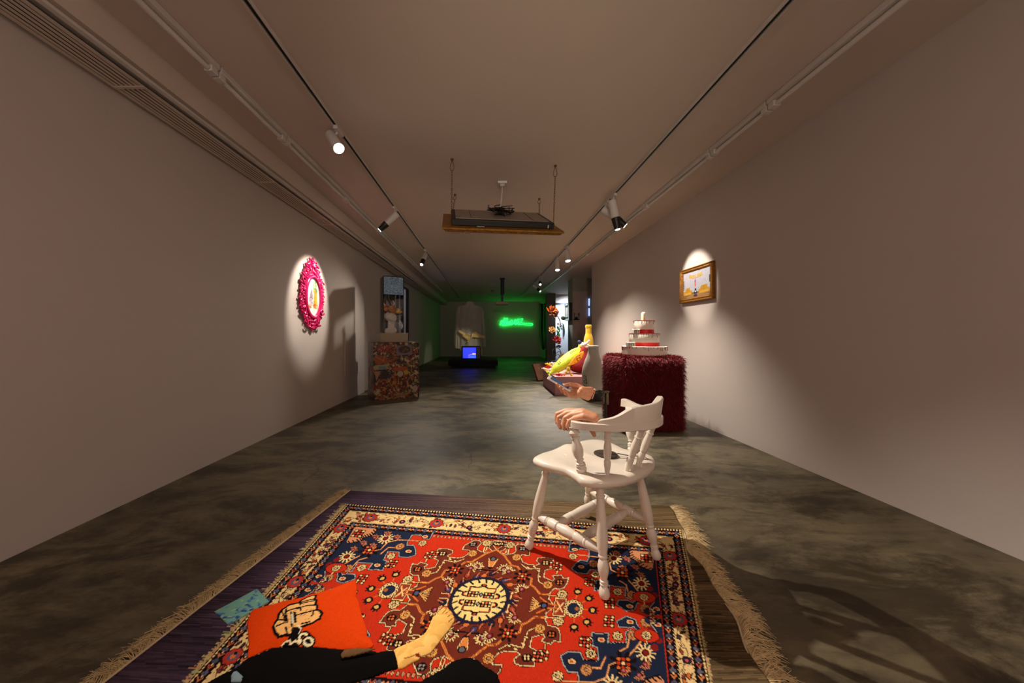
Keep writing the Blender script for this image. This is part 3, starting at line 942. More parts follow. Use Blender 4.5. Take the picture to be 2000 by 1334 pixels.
# selvedge cords and fringe
def fringe(parent, a, b, sgn, seed, n, L0):
    r = random.Random(seed); a = Vector(a); b = Vector(b)
    d = (b - a).normalized(); nrm = Vector((-d.y, d.x, 0)) * sgn
    mb = MB()
    for k in range(n):
        t = k / n
        p = a.lerp(b, t)
        if sgn > 0: p.x += (.012 * math.sin(t * 16) + .008 * math.sin(t * 39 + 1))
        clump = math.sin(t * 95 + math.sin(t * 31) * 2.5)
        for j in range(4):
            L = L0 * r.uniform(.65, 1.1)
            side = clump * .6 + r.uniform(-.8, .8)
            dirv = (nrm + d * side).normalized()
            q0 = p + d * r.uniform(-.003, .003) + Vector((0, 0, .006))
            h = r.uniform(.004, .016)
            bend = r.uniform(-1.3, 1.3)
            q1 = q0 + dirv * (L * .45) + Vector((0, 0, h))
            dv2 = (dirv + d * bend).normalized()
            q2 = q1 + dv2 * (L * .55); q2.z = .003 + r.uniform(0, .008)
            w = .0011
            mb.tube([q0, q0.lerp(q1, .5) + Vector((0, 0, .003)), q1, q2], [w * 1.2, w, w, w * .5], n=3, cap=False)
    o = mb.build('fringe', mat('cream_yarn', (186, 162, 118), .9, var=.18, scale=40), parent, kind='stuff')
    mb = MB()
    pts = []
    for k in range(60):
        p = a.lerp(b, k / 59)
        if sgn > 0: p.x += (.012 * math.sin(k / 59 * 16) + .008 * math.sin(k / 59 * 39 + 1)) - .004
        pts.append(p + Vector((0, 0, .009)))
    mb.tube(pts, .0035, 6).build('edge_cord', mat('pale_cord', (190, 170, 140), .85), parent)
def fr_left():
    a, b = RQ[0], RQ[3]
    fringe(rug, a, b, -1, 5, 430, .085)
def fr_right():
    a, b = RQ[1], RQ[2]
    fringe(rug, a, b, 1, 6, 430, .105)
fr_left(); fr_right()

def relief(name, poly, h, paint, label, step=.004, z0=.0062, k=.03, wrinkle=0.0):
    poly = np.array(poly, float)
    x0, y0 = poly.min(0); x1, y1 = poly.max(0)
    nx = int((x1 - x0) / step) + 2; ny = int((y1 - y0) / step) + 2
    X, Y = np.meshgrid(x0 + np.arange(nx) * step, y0 + np.arange(ny) * step)
    def inside(X, Y):
        ins = np.zeros(X.shape, bool)
        for i in range(len(poly)):
            xa, ya = poly[i]; xb, yb = poly[(i + 1) % len(poly)]
            if ya == yb: continue
            ins ^= ((ya > Y) != (yb > Y)) & (X < (xb - xa) * (Y - ya) / (yb - ya) + xa)
        return ins
    def near(X, Y):
        best = np.full(X.shape, 9.0); bx = X.copy(); by = Y.copy()
        for i in range(len(poly)):
            xa, ya = poly[i]; xb, yb = poly[(i + 1) % len(poly)]
            dx, dy = xb - xa, yb - ya
            t = np.clip(((X - xa) * dx + (Y - ya) * dy) / (dx * dx + dy * dy + 1e-12), 0, 1)
            cx, cy = xa + t * dx, ya + t * dy
            dd = np.hypot(X - cx, Y - cy); m = dd < best
            best[m] = dd[m]; bx[m] = cx[m]; by[m] = cy[m]
        return best, bx, by
    ins = inside(X, Y)
    cc = inside(X[:-1, :-1] + step / 2, Y[:-1, :-1] + step / 2)
    dist, bx, by = near(X, Y)
    X = np.where(ins, X, bx); Y = np.where(ins, Y, by); dist = np.where(ins, dist, 0)
    Z = z0 + .0012 + h * (1 - np.exp(-dist / k))
    if wrinkle: Z += wrinkle * (1 - np.exp(-dist / .03)) * (np.sin(X * 60 + Y * 35 + 3 * np.sin(Y * 9)) + .6 * np.sin(X * 130 - Y * 60))
    idx = np.arange(nx * ny).reshape(ny, nx)
    m = cc
    q = np.stack([idx[:-1, :-1][m], idx[:-1, 1:][m], idx[1:, 1:][m], idx[1:, :-1][m]], 1)
    used = np.unique(q); remap = np.zeros(nx * ny, int); remap[used] = np.arange(len(used))
    co = np.stack([X.ravel(), Y.ravel(), Z.ravel()], 1)[used]
    cols = paint(co[:, 0], co[:, 1])
    # underside of the border
    n = len(co); low = co.copy(); low[:, 2] = z0 - .001
    edges = {}
    qq = remap[q]
    for f in qq:
        for i in range(4):
            e = (f[i], f[(i + 1) % 4]); 
            if (e[1], e[0]) in edges: edges.pop((e[1], e[0]))
            else: edges[e] = 1
    sk = np.array([[b, a, a + n, b + n] for a, b in edges])
    o = np_mesh(name, np.vstack([co, low]), np.vstack([qq, sk]), attr_mat('printed_textile', .95, .25, 500), rug, np.vstack([cols, cols * .7]))
    if label: o['label'] = label
    return o
cush = zg([(535, 428), (620, 420), (700, 395), (800, 372), (900, 340), (1000, 322), (1130, 292), (1200, 265), (1320, 240), (1450, 200), (1600, 140), (1735, 93),
           (1748, 200), (1738, 290), (1770, 340), (1790, 440), (1812, 520), (1850, 620), (1868, 700), (1862, 740), (1905, 775), (1945, 850), (1920, 880), (1850, 898), (1700, 908), (1500, 895), (1250, 868), (1050, 872), (870, 874), (780, 880), (700, 905), (600, 955), (495, 1000), (488, 985), (500, 900), (505, 800), (490, 640), (495, 560), (520, 490)], 400, 1120)
emb = Img(*[min(p[0] for p in cush) - .01, min(p[1] for p in cush) - .01, max(p[0] for p in cush) + .01, max(p[1] for p in cush) + .01], 700, 520, (204, 60, 6))
def e_poly(pts, col, lw=0, lc=BLK):
    g = zg(pts, 400, 1120); emb.poly(g, col)
    if lw: emb.line(g + [g[0]], lw, lc)
def e_line(pts, w, col=(12, 8, 8)): emb.line(zg(pts, 400, 1120), w, col)
SKc = (226, 172, 104)
e_poly([(840, 600), (850, 540), (880, 490), (930, 455), (970, 420), (1080, 385), (1120, 345), (1180, 315), (1245, 290), (1278, 295), (1262, 358), (1282, 375), (1275, 425), (1290, 445), (1285, 500), (1325, 508), (1345, 540), (1320, 600), (1250, 640), (1115, 680), (1090, 740), (1010, 770), (930, 765), (850, 785), (805, 745), (785, 680), (820, 620)], SKc, .009, (12, 8, 8))
for l in ([(1080, 385), (1180, 365), (1262, 358)], [(940, 470), (1100, 400), (1282, 375)][1:], [(930, 520), (1060, 460), (1160, 440), (1290, 437)], [(1060, 555), (1150, 525), (1285, 500)], [(880, 490), (910, 570), (930, 620), (840, 605)],
          [(920, 540), (950, 500), (1040, 475), (1100, 465), (1105, 500)], [(990, 520), (1000, 600), (1000, 680)], [(820, 680), (880, 655), (920, 640)], [(1240, 520), (1245, 550), (1220, 570)], [(1110, 650), (1200, 630)], [(940, 470), (925, 520), (950, 640)], [(1080, 400), (1105, 385), (1100, 420)], [(930, 690), (950, 760)]):
    e_line(l, .006)
e_poly([(1015, 505), (1050, 520), (1055, 640), (1025, 640)], (12, 8, 8)); e_poly([(990, 540), (1010, 535), (1022, 640), (1000, 650)], (190, 196, 180))
e_poly([(1000, 690), (1090, 680), (1110, 740), (1080, 800), (1090, 872), (1000, 872), (985, 780)], (12, 8, 8))
e_poly([(985, 760), (960, 800), (900, 830), (870, 872), (1000, 872)], (12, 8, 8)); e_line([(885, 860), (920, 830), (975, 815), (985, 845)], .006, (225, 205, 160))
for cx_, cy_, rx_, ry_ in ((1135, 790, 52, 38), (1190, 825, 48, 34)):
    ring = [(cx_ + rx_ * math.cos(a), cy_ + ry_ * math.sin(a)) for a in np.linspace(0, 2 * PI, 16)]
    e_line(ring, .018); e_line(ring, .007, (228, 214, 170))
e_line([(1070, 665), (1110, 700), (1085, 740)], .005, (225, 215, 190)); e_line([(1000, 840), (1040, 815), (1090, 840)], .006, (225, 205, 160))
for k in range(60):   # hatched shading strokes of the emblem
    x = rnd.uniform(820, 1300); y = rnd.uniform(390, 760)
    c = emb.at(np.array([G(400 + x / 5.882, 1120 + y / 5.882)[0]]), np.array([G(400 + x / 5.882, 1120 + y / 5.882)[1]]))[0]
    if abs(c[0] - lin(226)) < .01 and abs(c[1] - lin(172)) < .01: e_line([(x - 14, y + 9), (x + 14, y - 9)], .0016, (120, 80, 40))
nz = np.random.RandomState(4).normal(1, .05, emb.a.shape[:2]).astype('f'); emb.a *= nz[:, :, None]
relief('printed_cushion', cush, .020, emb.at, 'orange cushion motif with cream fist emblem', .0032, k=.05, wrinkle=.0009)
book = zg([(110, 460), (600, 195), (745, 345), (270, 620)], 400, 1120)
bi = Img(*[min(p[0] for p in book), min(p[1] for p in book), max(p[0] for p in book), max(p[1] for p in book)], 240, 200, (104, 150, 138))
r_ = random.Random(9)
for k in range(60):
    x = r_.uniform(bi.x0, bi.x1); y = r_.uniform(bi.y0, bi.y1); a = r_.uniform(-1, 1)
    bi.ell(x, y, r_.uniform(.006, .018), r_.uniform(.002, .006), [(40, 66, 130), (70, 110, 150), (140, 170, 120), (50, 90, 150)][k % 4], a)
relief('printed_booklet', book, .003, bi.at, 'blue and green booklet motif', .004, k=.004)
def flat(c, v=.05, seed=1):
    c = np.array(rgb(*c)[:3])
    def f(x, y):
        n = np.random.RandomState(seed).normal(1, v, len(x))
        return np.clip(c[None, :] * n[:, None], 0, 1)
    return f
trs = zg([(490, 1002), (640, 942), (780, 882), (900, 874), (1050, 874), (1250, 868), (1500, 897), (1700, 910), (1850, 900), (1985, 930), (2170, 905), (2195, 935), (2200, 990), (2215, 1060), (2235, 1115),
          (2100, 1150), (2000, 1200), (1700, 1290), (1500, 1420), (1000, 1550), (200, 1560), (-150, 1420), (60, 1262), (200, 1185), (330, 1130), (430, 1060)], 400, 1120)
relief('printed_trouser_leg', trs, .014, flat((7, 5, 5), .1), 'black trouser leg motif', .006, k=.05)
cf = zg([(1600, 950), (1780, 930), (1960, 940), (1880, 975), (1720, 1020), (1570, 1050), (1560, 1010)], 400, 1120)
relief('printed_calf', cf, .0035, flat((96, 70, 44), .08), 'brownish skin motif between the trousers', .004, z0=.0205, k=.006)
knee = zg([(60, 1110), (130, 1040), (230, 1005), (330, 990), (430, 1020), (500, 1085), (600, 1140), (660, 1190), (690, 1290), (700, 1420), (-200, 1500), (-330, 1330), (-150, 1220)], 860, 1120)
relief('printed_trouser_knee', knee, .014, flat((8, 6, 6), .1), 'black trouser knee motif', .006, k=.05)
foot = zg([(755, 908), (800, 880), (870, 850), (940, 822), (1000, 790), (1060, 762), (1090, 740), (1125, 700), (1150, 660), (1180, 590), (1205, 530), (1250, 490), (1290, 448), (1315, 422), (1345, 412), (1378, 422), (1400, 440), (1425, 462), (1445, 500), (1458, 540), (1452, 585), (1430, 620),
           (1390, 680), (1340, 740), (1300, 790), (1250, 860), (1215, 905), (1180, 945), (1130, 970), (1060, 985), (1058, 1010), (1020, 1035), (960, 1060), (900, 1100), (860, 1120), (808, 1122), (800, 1060), (785, 1000)], 640, 1120)
fi = Img(*[min(p[0] for p in foot), min(p[1] for p in foot), max(p[0] for p in foot), max(p[1] for p in foot)], 500, 300, (226, 178, 96))
for k in range(160):
    x = r_.uniform(fi.x0, fi.x1); y = r_.uniform(fi.y0, fi.y1)
    fi.ell(x, y, r_.uniform(.01, .03), r_.uniform(.008, .02), [(220, 172, 92), (230, 184, 104), (216, 164, 86)][k % 3], r_.random())
for a, b in (((1365, 450), (1318, 515)), ((1402, 462), (1350, 520)), ((1428, 492), (1372, 560)), ((1448, 535), (1392, 600))):
    fi.line(zg([a, b], 640, 1120), .0022, (90, 50, 24))
for c, d in (((1358, 428), 13), ((1402, 446), 7), ((1428, 466), 7), ((1444, 498), 6), ((1450, 540), 5)):
    g = zg([c], 640, 1120)[0]; fi.ell(g[0], g[1], d * .0004 + .0015, d * .0003 + .0012, (176, 60, 30))
fi.line(zg([(1055, 965), (1000, 990), (940, 1012), (880, 1030)], 640, 1120), .003, (140, 80, 40))
fi.ell(*zg([(1035, 980)], 640, 1120)[0], .008, .006, (120, 34, 24))
relief('printed_foot', foot, .012, fi.at, 'bare foot motif', .0032, z0=.0068, k=.02)
ph = zg([(300, 1259), (330, 1210), (372, 1200), (440, 1265), (420, 1330), (300, 1330)], 400, 1120)
relief('printed_phone', ph, .003, flat((120, 140, 150), .03), 'pale blue phone motif', .004, z0=.0205, k=.004)

# ================================================================ CHAIR
CC = Vector((.512, 1.578, 0)); FD = Vector((-.6, .8, 0)); RD = Vector((.8, .6, 0))
def W(u, v, z): return CC + FD * u + RD * v + Vector((0, 0, z))
chair = empty('captains_chair', (CC.x, CC.y, .012), 'cream painted wooden captains chair with turned legs standing on the red carpet', 'chair')
RUGZ = .0075
def crom(pts, n, closed=False):
    pts = [Vector(p) for p in pts]; out = []; m = len(pts)
    rng = range(m if closed else m - 1)
    for i in rng:
        p1 = pts[i]; p2 = pts[(i + 1) % m]
        p0 = pts[i - 1] if (closed or i > 0) else p1 * 2 - p2
        p3 = pts[(i + 2) % m] if (closed or i + 2 < m) else p2 * 2 - p1
        for k in range(n):
            t = k / n
            out.append(.5 * ((2 * p1) + (p2 - p0) * t + (2 * p0 - 5 * p1 + 4 * p2 - p3) * t * t + (3 * p1 - p0 - 3 * p2 + p3) * t ** 3))
    if not closed: out.append(pts[-1])
    return out
def seat_mesh():
    ol = [(.172, -.232), (.196, -.15), (.186, -.07), (.178, 0), (.186, .07), (.196, .15), (.172, .232), (.10, .258), (.03, .247), (-.03, .228), (-.08, .236), (-.125, .252), (-.175, .232), (-.215, .17), (-.24, .10), (-.249, 0),
          (-.24, -.10), (-.215, -.17), (-.175, -.232), (-.125, -.252), (-.08, -.236), (-.03, -.228), (.03, -.247), (.10, -.258)]
    pts = crom([(a, b, 0) for a, b in ol], 5, True)
    n = len(pts); c = Vector((-.03, 0, 0))
    def top(u, v):
        z = .474
        z -= .016 * math.exp(-((u + .04) / .11) ** 2) * math.exp(-((abs(v) - .09) / .085) ** 2)      # two hollows
        z += .010 * math.exp(-((u - .15) / .06) ** 2) * math.exp(-(v / .05) ** 2)                       # pommel
        z -= .012 * max(0, (u - .10) / .1) * min(1, abs(v) / .1)
        z += .004 * max(0, (-u - .12) / .1)
        return z
    vs = []; fs = []
    rings = [(0.0, None), (.2, 0), (.4, 0), (.6, 0), (.78, 0), (.90, 0), (.955, -.003), (.985, -.009), (1.0, -.018), (.995, -.028), (.975, -.035), (.93, -.038), (.5, -.038)]
    for i, (s, dz) in enumerate(rings[1:]):
        for p in pts:
            q = c + (p - c) * s
            if i <= 4: z = top(q.x, q.y)
            else:
                e = c + (p - c) * .90
                z = top(e.x, e.y) + dz
                if i >= 10: z = .434
            vs.append(W(q.x, q.y, z))
    vs.append(W(c.x, c.y, top(c.x, c.y))); vs.append(W(c.x, c.y, .434))
    m = len(rings) - 1
    for i in range(m - 1):
        for k in range(n):
            fs.append((i * n + k, (i + 1) * n + k, (i + 1) * n + (k + 1) % n, i * n + (k + 1) % n))
    for k in range(n):
        fs.append((m * n, k, (k + 1) % n)); fs.append((m * n + 1, (m - 1) * n + (k + 1) % n, (m - 1) * n + k))
    return MB().add(vs, fs)
seat_mesh().build('seat', M_chair, chair, auto=80)
LEG = [(0, .008), (.008, .0165), (.03, .021), (.055, .0215), (.085, .017), (.105, .0125), (.112, .0165), (.122, .0165), (.128, .0125), (.138, .0165), (.147, .016), (.152, .013),
       (.18, .0155), (.22, .0205), (.26, .0225), (.30, .019), (.325, .0145), (.335, .018), (.35, .0185), (.358, .0165), (.42, .021), (.52, .0235), (.62, .022), (.74, .0185), (.82, .0155), (.845, .0145), (.853, .019), (.868, .019), (.876, .015), (.90, .0165), (.96, .0175), (1, .0175)]
feet = {'fl': ((.205, -.228), (.13, -.17)), 'fr': ((.205, .237), (.13, .17)), 'bl': ((-.198, -.204), (-.14, -.15)), 'br': ((-.21, .195), (-.14, .15))}
def legpt(k, z):
    f, t = feet[k]; s = (z - RUGZ) / (.44 - RUGZ)
    return W(f[0] + (t[0] - f[0]) * s, f[1] + (t[1] - f[1]) * s, z)
for k in feet:
    MB().lathe(legpt(k, RUGZ), legpt(k, .442), LEG, 24).build('leg', M_chair, chair)
STR = [(0, 0.0098), (.05, 0.0134), (.14, 0.0201), (.19, 0.0214), (.20, 0.0177), (.215, 0.0226), (.235, 0.0201), (.25, 0.0232), (.36, 0.0220), (.375, 0.0177), (.43, 0.0214), (.5, 0.0238), (.57, 0.0214), (.625, 0.0177), (.64, 0.0220), (.75, 0.0232), (.765, 0.0201), (.785, 0.0226), (.80, 0.0177), (.81, 0.0214), (.86, 0.0201), (.95, 0.0134), (1, 0.0098)]
def stretcher(a, b, za, zb, name='stretcher'):
    MB().lathe(legpt(a, za), legpt(b, zb), STR, 20).build(name, M_chair, chair)
stretcher('fl', 'bl', .175, .175); stretcher('fr', 'br', .178, .178)
CST = [(0, 0.0110), (.08, 0.0146), (.2, 0.0207), (.26, 0.0214), (.27, 0.0177), (.29, 0.0220), (.33, 0.0201), (.5, 0.0232), (.67, 0.0201), (.71, 0.0220), (.73, 0.0177), (.74, 0.0214), (.8, 0.0207), (.92, 0.0146), (1, 0.0110)]
for tt in (.32, .70):
    a = legpt('fl', .175).lerp(legpt('bl', .175), tt); b = legpt('fr', .178).lerp(legpt('br', .178), tt)
    MB().lathe(a, b, CST, 20).build('stretcher', M_chair, chair)
# bent arm bow
def bow(phi, off=0.0):
    a, b = .232 + off, .214 + off
    return (-.05 - a * math.cos(phi), b * math.sin(phi))
def bowpath():
    out = [(.045, -.252, .658), (.0, -.238, .658)] if False else []
    pts = []
    pts.append((-.052, -.2145))
    for k in range(25):
        ph = -PI / 2 * .96 + PI * .96 * k / 24
        pts.append(bow(ph))
    pts.append((-.052, .2145))
    return pts
def bow_z(u): return .659 + .016 * max(0, min(1, (-u - .08) / .18))
bp_ = crom([(u, v, 0) for u, v in bowpath()], 3)
vs = []; fs = []
sec = [(-.5, 0), (-.44, -.10), (.44, -.10), (.5, 0), (.5, .9), (.42, 1), (-.42, 1), (-.5, .9)]
m = len(bp_)
for i, p in enumerate(bp_):
    d = (bp_[min(i + 1, m - 1)] - bp_[max(i - 1, 0)]).normalized(); nr = Vector((-d.y, d.x, 0))
    e = min(i, m - 1 - i); w = .050 * (1 if e > 3 else (.55, .8, .93, .98)[e]); t = .028
    for a, h in sec:
        q = p - nr * (a * w)
        vs.append(W(q.x, q.y, bow_z(p.x) + h * t))
ns = len(sec)
for i in range(m - 1):
    for k in range(ns): fs.append((i * ns + k, i * ns + (k + 1) % ns, (i + 1) * ns + (k + 1) % ns, (i + 1) * ns + k))
fs.append(tuple(range(ns))[::-1]); fs.append(tuple((m - 1) * ns + k for k in range(ns)))
MB().add(vs, fs).build('arm_rail', M_chair, chair, auto=40)
# shaped crest standing on the rail
cr = [(-63, .002), (-61.5, .010), (-58, .016), (-52, .021), (-47, .027), (-42, .037), (-37, .050), (-32.5, .060), (-30, .0635), (-15, .068), (0, .072), (14, .080), (26, .083), (34, .081), (42, .060), (50, .034), (58, .024), (68, .020), (76, .021), (84, .030), (92, .038), (97, .036)]
vs = []; fs = []; sec = [(0, 0), (0, .93), (.2, 1.0), (.8, 1.0), (1, .93), (1, 0)]
prf = crom([(a, h, 0) for a, h in cr], 4)
for p in prf:
    ph = R(p.x); h = max(.002, p.y)
    u0, v0 = bow(ph, .016); u1, v1 = bow(ph, -.008)
    lean = .0
    zb = bow_z(bow(ph)[0]) + .027
    for s, k in sec:
        th = (.85 + .3 * max(0, (k - .5)))
        uu = u0 + (u1 - u0) * (s if s else 0); vv = v0 + (v1 - v0) * s
        out = .010 * k * h / .08
        cu = -math.cos(ph) * out; cv = math.sin(ph) * out
        vs.append(W(uu + cu, vv + cv, zb + h * k))
ns = len(sec); m = len(prf)
for i in range(m - 1):
    for k in range(ns): fs.append((i * ns + k, i * ns + (k + 1) % ns, (i + 1) * ns + (k + 1) % ns, (i + 1) * ns + k))
fs.append(tuple(range(ns))[::-1]); fs.append(tuple((m - 1) * ns + k for k in range(ns)))
MB().add(vs, fs).build('crest_rail', M_chair, chair, auto=50)
SPN = [(0, .0085), (.06, .009), (.2, .0135), (.30, .0145), (.335, .011), (.35, .0105), (.37, .0135), (.40, .0135), (.50, .016), (.60, .0155), (.72, .0125), (.76, .0115), (.765, .015), (.785, .015), (.79, .0115), (.85, .0125), (1, .0135)]
for sg in (-1, 1):
    for (b, t) in (((-.168, .14 * sg), (-.186, .162 * sg)), ((-.196, .045 * sg), (-.268, .05 * sg))):
        MB().lathe(W(*b, .468), W(*t, bow_z(t[0]) + .003), SPN, 18).build('spindle', M_chair, chair)
    POST = [(0, .012), (.03, .018), (.06, .022), (.10, .0235), (.13, .019), (.145, .0175), (.155, .022), (.175, .022), (.185, .017), (.20, .021), (.22, .020), (.24, .015), (.27, .0135), (.285, .0185), (.30, .0185), (.31, .015), (.38, .021), (.48, .0245), (.56, .022), (.66, .0165), (.74, .0125), (.75, .019), (.77, .0185), (.78, .015), (.82, .022), (.87, .0235), (.91, .019), (.94, .0125), (.95, .017), (1, .019)]
    MB().lathe(W(-.090, .202 * sg, .468), W(-.058, .222 * sg, .662), POST, 22).build('arm_post', M_chair, chair)

# ================================================================ HANDS ON THE CHAIR
def K(*a): return W(*a)
caps = []
def chain(pts, radii):
    for i in range(len(pts) - 1):
        caps.append((pts[i], radii[i], pts[i + 1], radii[i + 1]))
FG = {'i': [(1158, 815, 1.388, .0185), (1135, 804.5, 1.435, .0165), (1106, 802.5, 1.475, .0128), (1088, 808.5, 1.500, .0106), (1086.3, 819, 1.495, .0092), (1089, 826, 1.485, .0076)],
      'm': [(1161, 815, 1.372, .0195), (1138, 805, 1.41, .0182), (1110, 806, 1.455, .0132), (1091.5, 815.5, 1.468, .0110), (1091, 828, 1.462, .0094), (1095, 836, 1.452, .0077)],
      'r': [(1163, 818, 1.356, .0190), (1140, 807.5, 1.39, .0178), (1117.5, 810, 1.432, .0126), (1103.5, 817, 1.440, .0107), (1100.5, 830, 1.436, .0092), (1103, 838, 1.428, .0076)],
      'p': [(1164, 821, 1.350, .0150), (1141, 813.5, 1.372, .0148), (1122.5, 817.5, 1.408, .0116), (1112, 822.5, 1.412, .0097), (1108, 832, 1.410, .0083), (1109, 838.5, 1.405, .0070)]}
fg = {}
for k in 'imrp':
    pp = [P(a, b, c) for a, b, c, d in FG[k]]; chain(pp, [d for a, b, c, d in FG[k]]); fg[k] = pp
chain([P(1125, 812, 1.45), P(1132, 817, 1.40)], [.014, .014])
chain([P(1156, 819, 1.405), P(1153, 830, 1.425), P(1157, 842, 1.418), P(1160.5, 850, 1.410)], [.0165, .0130, .0112, .0088])
for a, b, c in ((1150, 803, 1.39), (1128, 802, 1.43), (1120, 803.5, 1.44)): caps.append((P(a, b, c), .0042, P(a - 14, b + .5, c + .03), .0036))
hand_me = capsule_body(caps, .0017, 5)
h1 = empty('resting_hand', W(-.17, -.18, .69), 'disembodied tan hand with two pearl rings resting on the near armrest', 'hand')
mesh_obj('hand_body', hand_me, M_skin, h1)
M_pearl = mat('pearl_stud', (250, 236, 215), .2, var=.02)
M_nail = mat('dark_nail_varnish', (60, 14, 16), .25)
for pt in ((1094, 819.3, 1.455), (1107.8, 819.8, 1.427)):
    MB().ball(P(*pt), .0034, 12, 8).build('pearl_ring', M_pearl, h1)
for k in 'imrp':
    a = fg[k][-1]; MB().ball(a + Vector((-.006, .001, .001)), [.0024, .0046, .0066], 12, 8).build('fingernail', M_nail, h1)

# hand holding a phone on the stand
stand = empty('hand_stand', (.585, 1.607, .470), 'thin dark metal stand rising from the chair seat behind the armrest', 'stand')
mb = MB().lathe((.585, 1.607, .4645), (.585, 1.607, .4725), [(0, .054), (.3, .056), (.8, .055), (1, .05)], 40)
def weave():
    m = bpy.data.materials.new('herringbone_tape'); m.use_nodes = True; nt = m.node_tree; b = nt.nodes['Principled BSDF']; b.inputs['Roughness'].default_value = .6
    tc = nt.nodes.new('ShaderNodeTexCoord'); w = nt.nodes.new('ShaderNodeTexChecker'); w.inputs['Scale'].default_value = 130
    mp = nt.nodes.new('ShaderNodeMapping'); mp.inputs['Rotation'].default_value = (0, 0, .8); nt.links.new(tc.outputs['Object'], mp.inputs['Vector']); nt.links.new(mp.outputs['Vector'], w.inputs['Vector'])
    w.inputs['Color1'].default_value = rgb(34, 24, 16); w.inputs['Color2'].default_value = rgb(62, 50, 36); nt.links.new(w.outputs['Color'], b.inputs['Base Color']); return m
mb.build('round_base', weave(), stand)
M_brass = mat('worn_brass', (84, 72, 52), .45, .8, var=.25, scale=80)
MB().tube([(.585, 1.607, .47), (.585, 1.607, .765)], .0058, 12).build('pole', M_dark, stand)
MB().box((.592, 1.607, .742), (.012, .014, .062)).box((.575, 1.607, .742), (.006, .012, .05)).box((.578, 1.607, .7725), (.048, .014, .009)).build('bracket', M_brass, stand, bevel=.001)
MB().tube([(.581, 1.607, .772), (.520, 1.603, .772)], .0075, 12).build('support_arm', M_black, stand)
MB().lathe((.548, 1.604, .772), (.558, 1.604, .772), [(0, .0105), (1, .0105)], 14).build('clamp_collar', M_dark, stand)
cb = crom([(.64, 1.60, .4735), (.68, 1.575, .473), (.715, 1.565, .4745), (.745, 1.55, .475), (.752, 1.52, .474)], 6)
thing(MB().tube(cb, .0022, 6), 'power_cable', M_black, 'thin black cable lying on the rear of the cream seat', 'cable')
caps = []
wc = P(1153, 768.5, 1.602)
for dy, dz, r0 in ((-.004, .016, .0175), (0, 0, .019), (.004, -.018, .0175)):
    chain([wc + Vector((-.006 + dz * .35, dy, dz)), P(1136, 766, 1.60) + Vector((0, dy * 2, dz * .7))], [r0, r0])
rt = [P(1119, 763, 1.63), P(1119, 767, 1.612), P(1121, 771, 1.593), P(1125, 774, 1.576)]
for p in rt: chain([P(1140, 767, 1.60).lerp(p, .05) , P(1132, 767, 1.60).lerp(p, .35), p], [.017, .0155, .0105])
fgs = [[rt[0], P(1101, 757, 1.60), P(1092, 757, 1.570), P(1088, 750, 1.556)],
       [rt[1], P(1105, 764, 1.583), P(1097, 764, 1.556), P(1094, 756, 1.545)],
       [rt[2], P(1110, 770, 1.566), P(1103, 769, 1.545), P(1100, 761, 1.536)],
       [rt[3], P(1117, 775, 1.555), P(1110, 773, 1.540), P(1107, 766, 1.533)]]
for i, f in enumerate(fgs): chain(f, [.0105, .0086, .0074, .0064] if i < 3 else [.0095, .0078, .0066, .0058])
chain([P(1142, 762, 1.625), P(1126, 753, 1.640), P(1112, 751, 1.618), P(1103, 752.5, 1.592)], [.0165, .0125, .0095, .0078])
h2m = capsule_body(caps, .0015, 4)
h2 = empty('phone_hand', wc, 'disembodied tan hand raised on the stand and holding a smartphone', 'hand')
mesh_obj('hand_body', h2m, M_skin, h2)
MB().box(wc + Vector((.0135, 0, -.001)), (.003, .026, .050), Matrix.Rotation(.32, 3, 'Y')).build('wrist_end', mat('pale_cut_wrist', (212, 158, 124), .6), h2)
MB().ball(P(1098.5, 753.5, 1.589), [.0055, .0045, .003], 12, 8).build('fingernail', M_nail, h2)
MB().ball(P(1113, 751.5, 1.607), .0032, 10, 7).build('pearl_ring', M_pearl, h2)
MB().ball(P(1100, 750, 1.60), .0028, 10, 7).build('pearl_ring', M_pearl, h2)
# phone
c0 = P(1114, 765, 1.566); c1 = P(1068.5, 738.5, 1.60); lx = (c1 - c0); sx_ = Vector((.034, .056, -.002))
nrm = lx.cross(sx_).normalized()
if nrm.z < 0: nrm = -nrm
ex = lx.normalized(); ey = nrm.cross(ex).normalized()
Lp = lx.length; Wp = .066
if ey.dot(sx_) < 0: ey = -ey
phn = empty('smartphone', c0, 'white framed smartphone with blue screen held by the raised hand', 'phone')
def rr(w, h, r, n=5):
    out = []
    for cx, cy, a0 in ((w - r, r, -90), (w - r, h - r, 0), (r, h - r, 90), (r, r, 180)):
        for k in range(n + 1):
            a = R(a0 + 90 * k / n); out.append((cx + r * math.cos(a), cy + r * math.sin(a)))
    return out
MB().prism(rr(Lp, Wp, .009), lambda x, y, h: c0 + ex * x + ey * y + nrm * (h - .004), .008).build('case', mat('silver_white_case', (225, 215, 212), .35, var=.02), phn, bevel=.001)
MB().prism([(.014, .003), (Lp - .014, .003), (Lp - .014, Wp - .003), (.014, Wp - .003)], lambda x, y, h: c0 + ex * x + ey * y + nrm * (.0041 + h), .0004).build('screen', mat('blue_phone_screen', (62, 98, 140), .2, var=.05), phn, smooth=False)
MB().lathe(c0 + ex * .007 + ey * Wp / 2 + nrm * .004, c0 + ex * .007 + ey * Wp / 2 + nrm * .0046, [(0, .004), (1, .004)], 16).build('home_button', M_dark, phn)

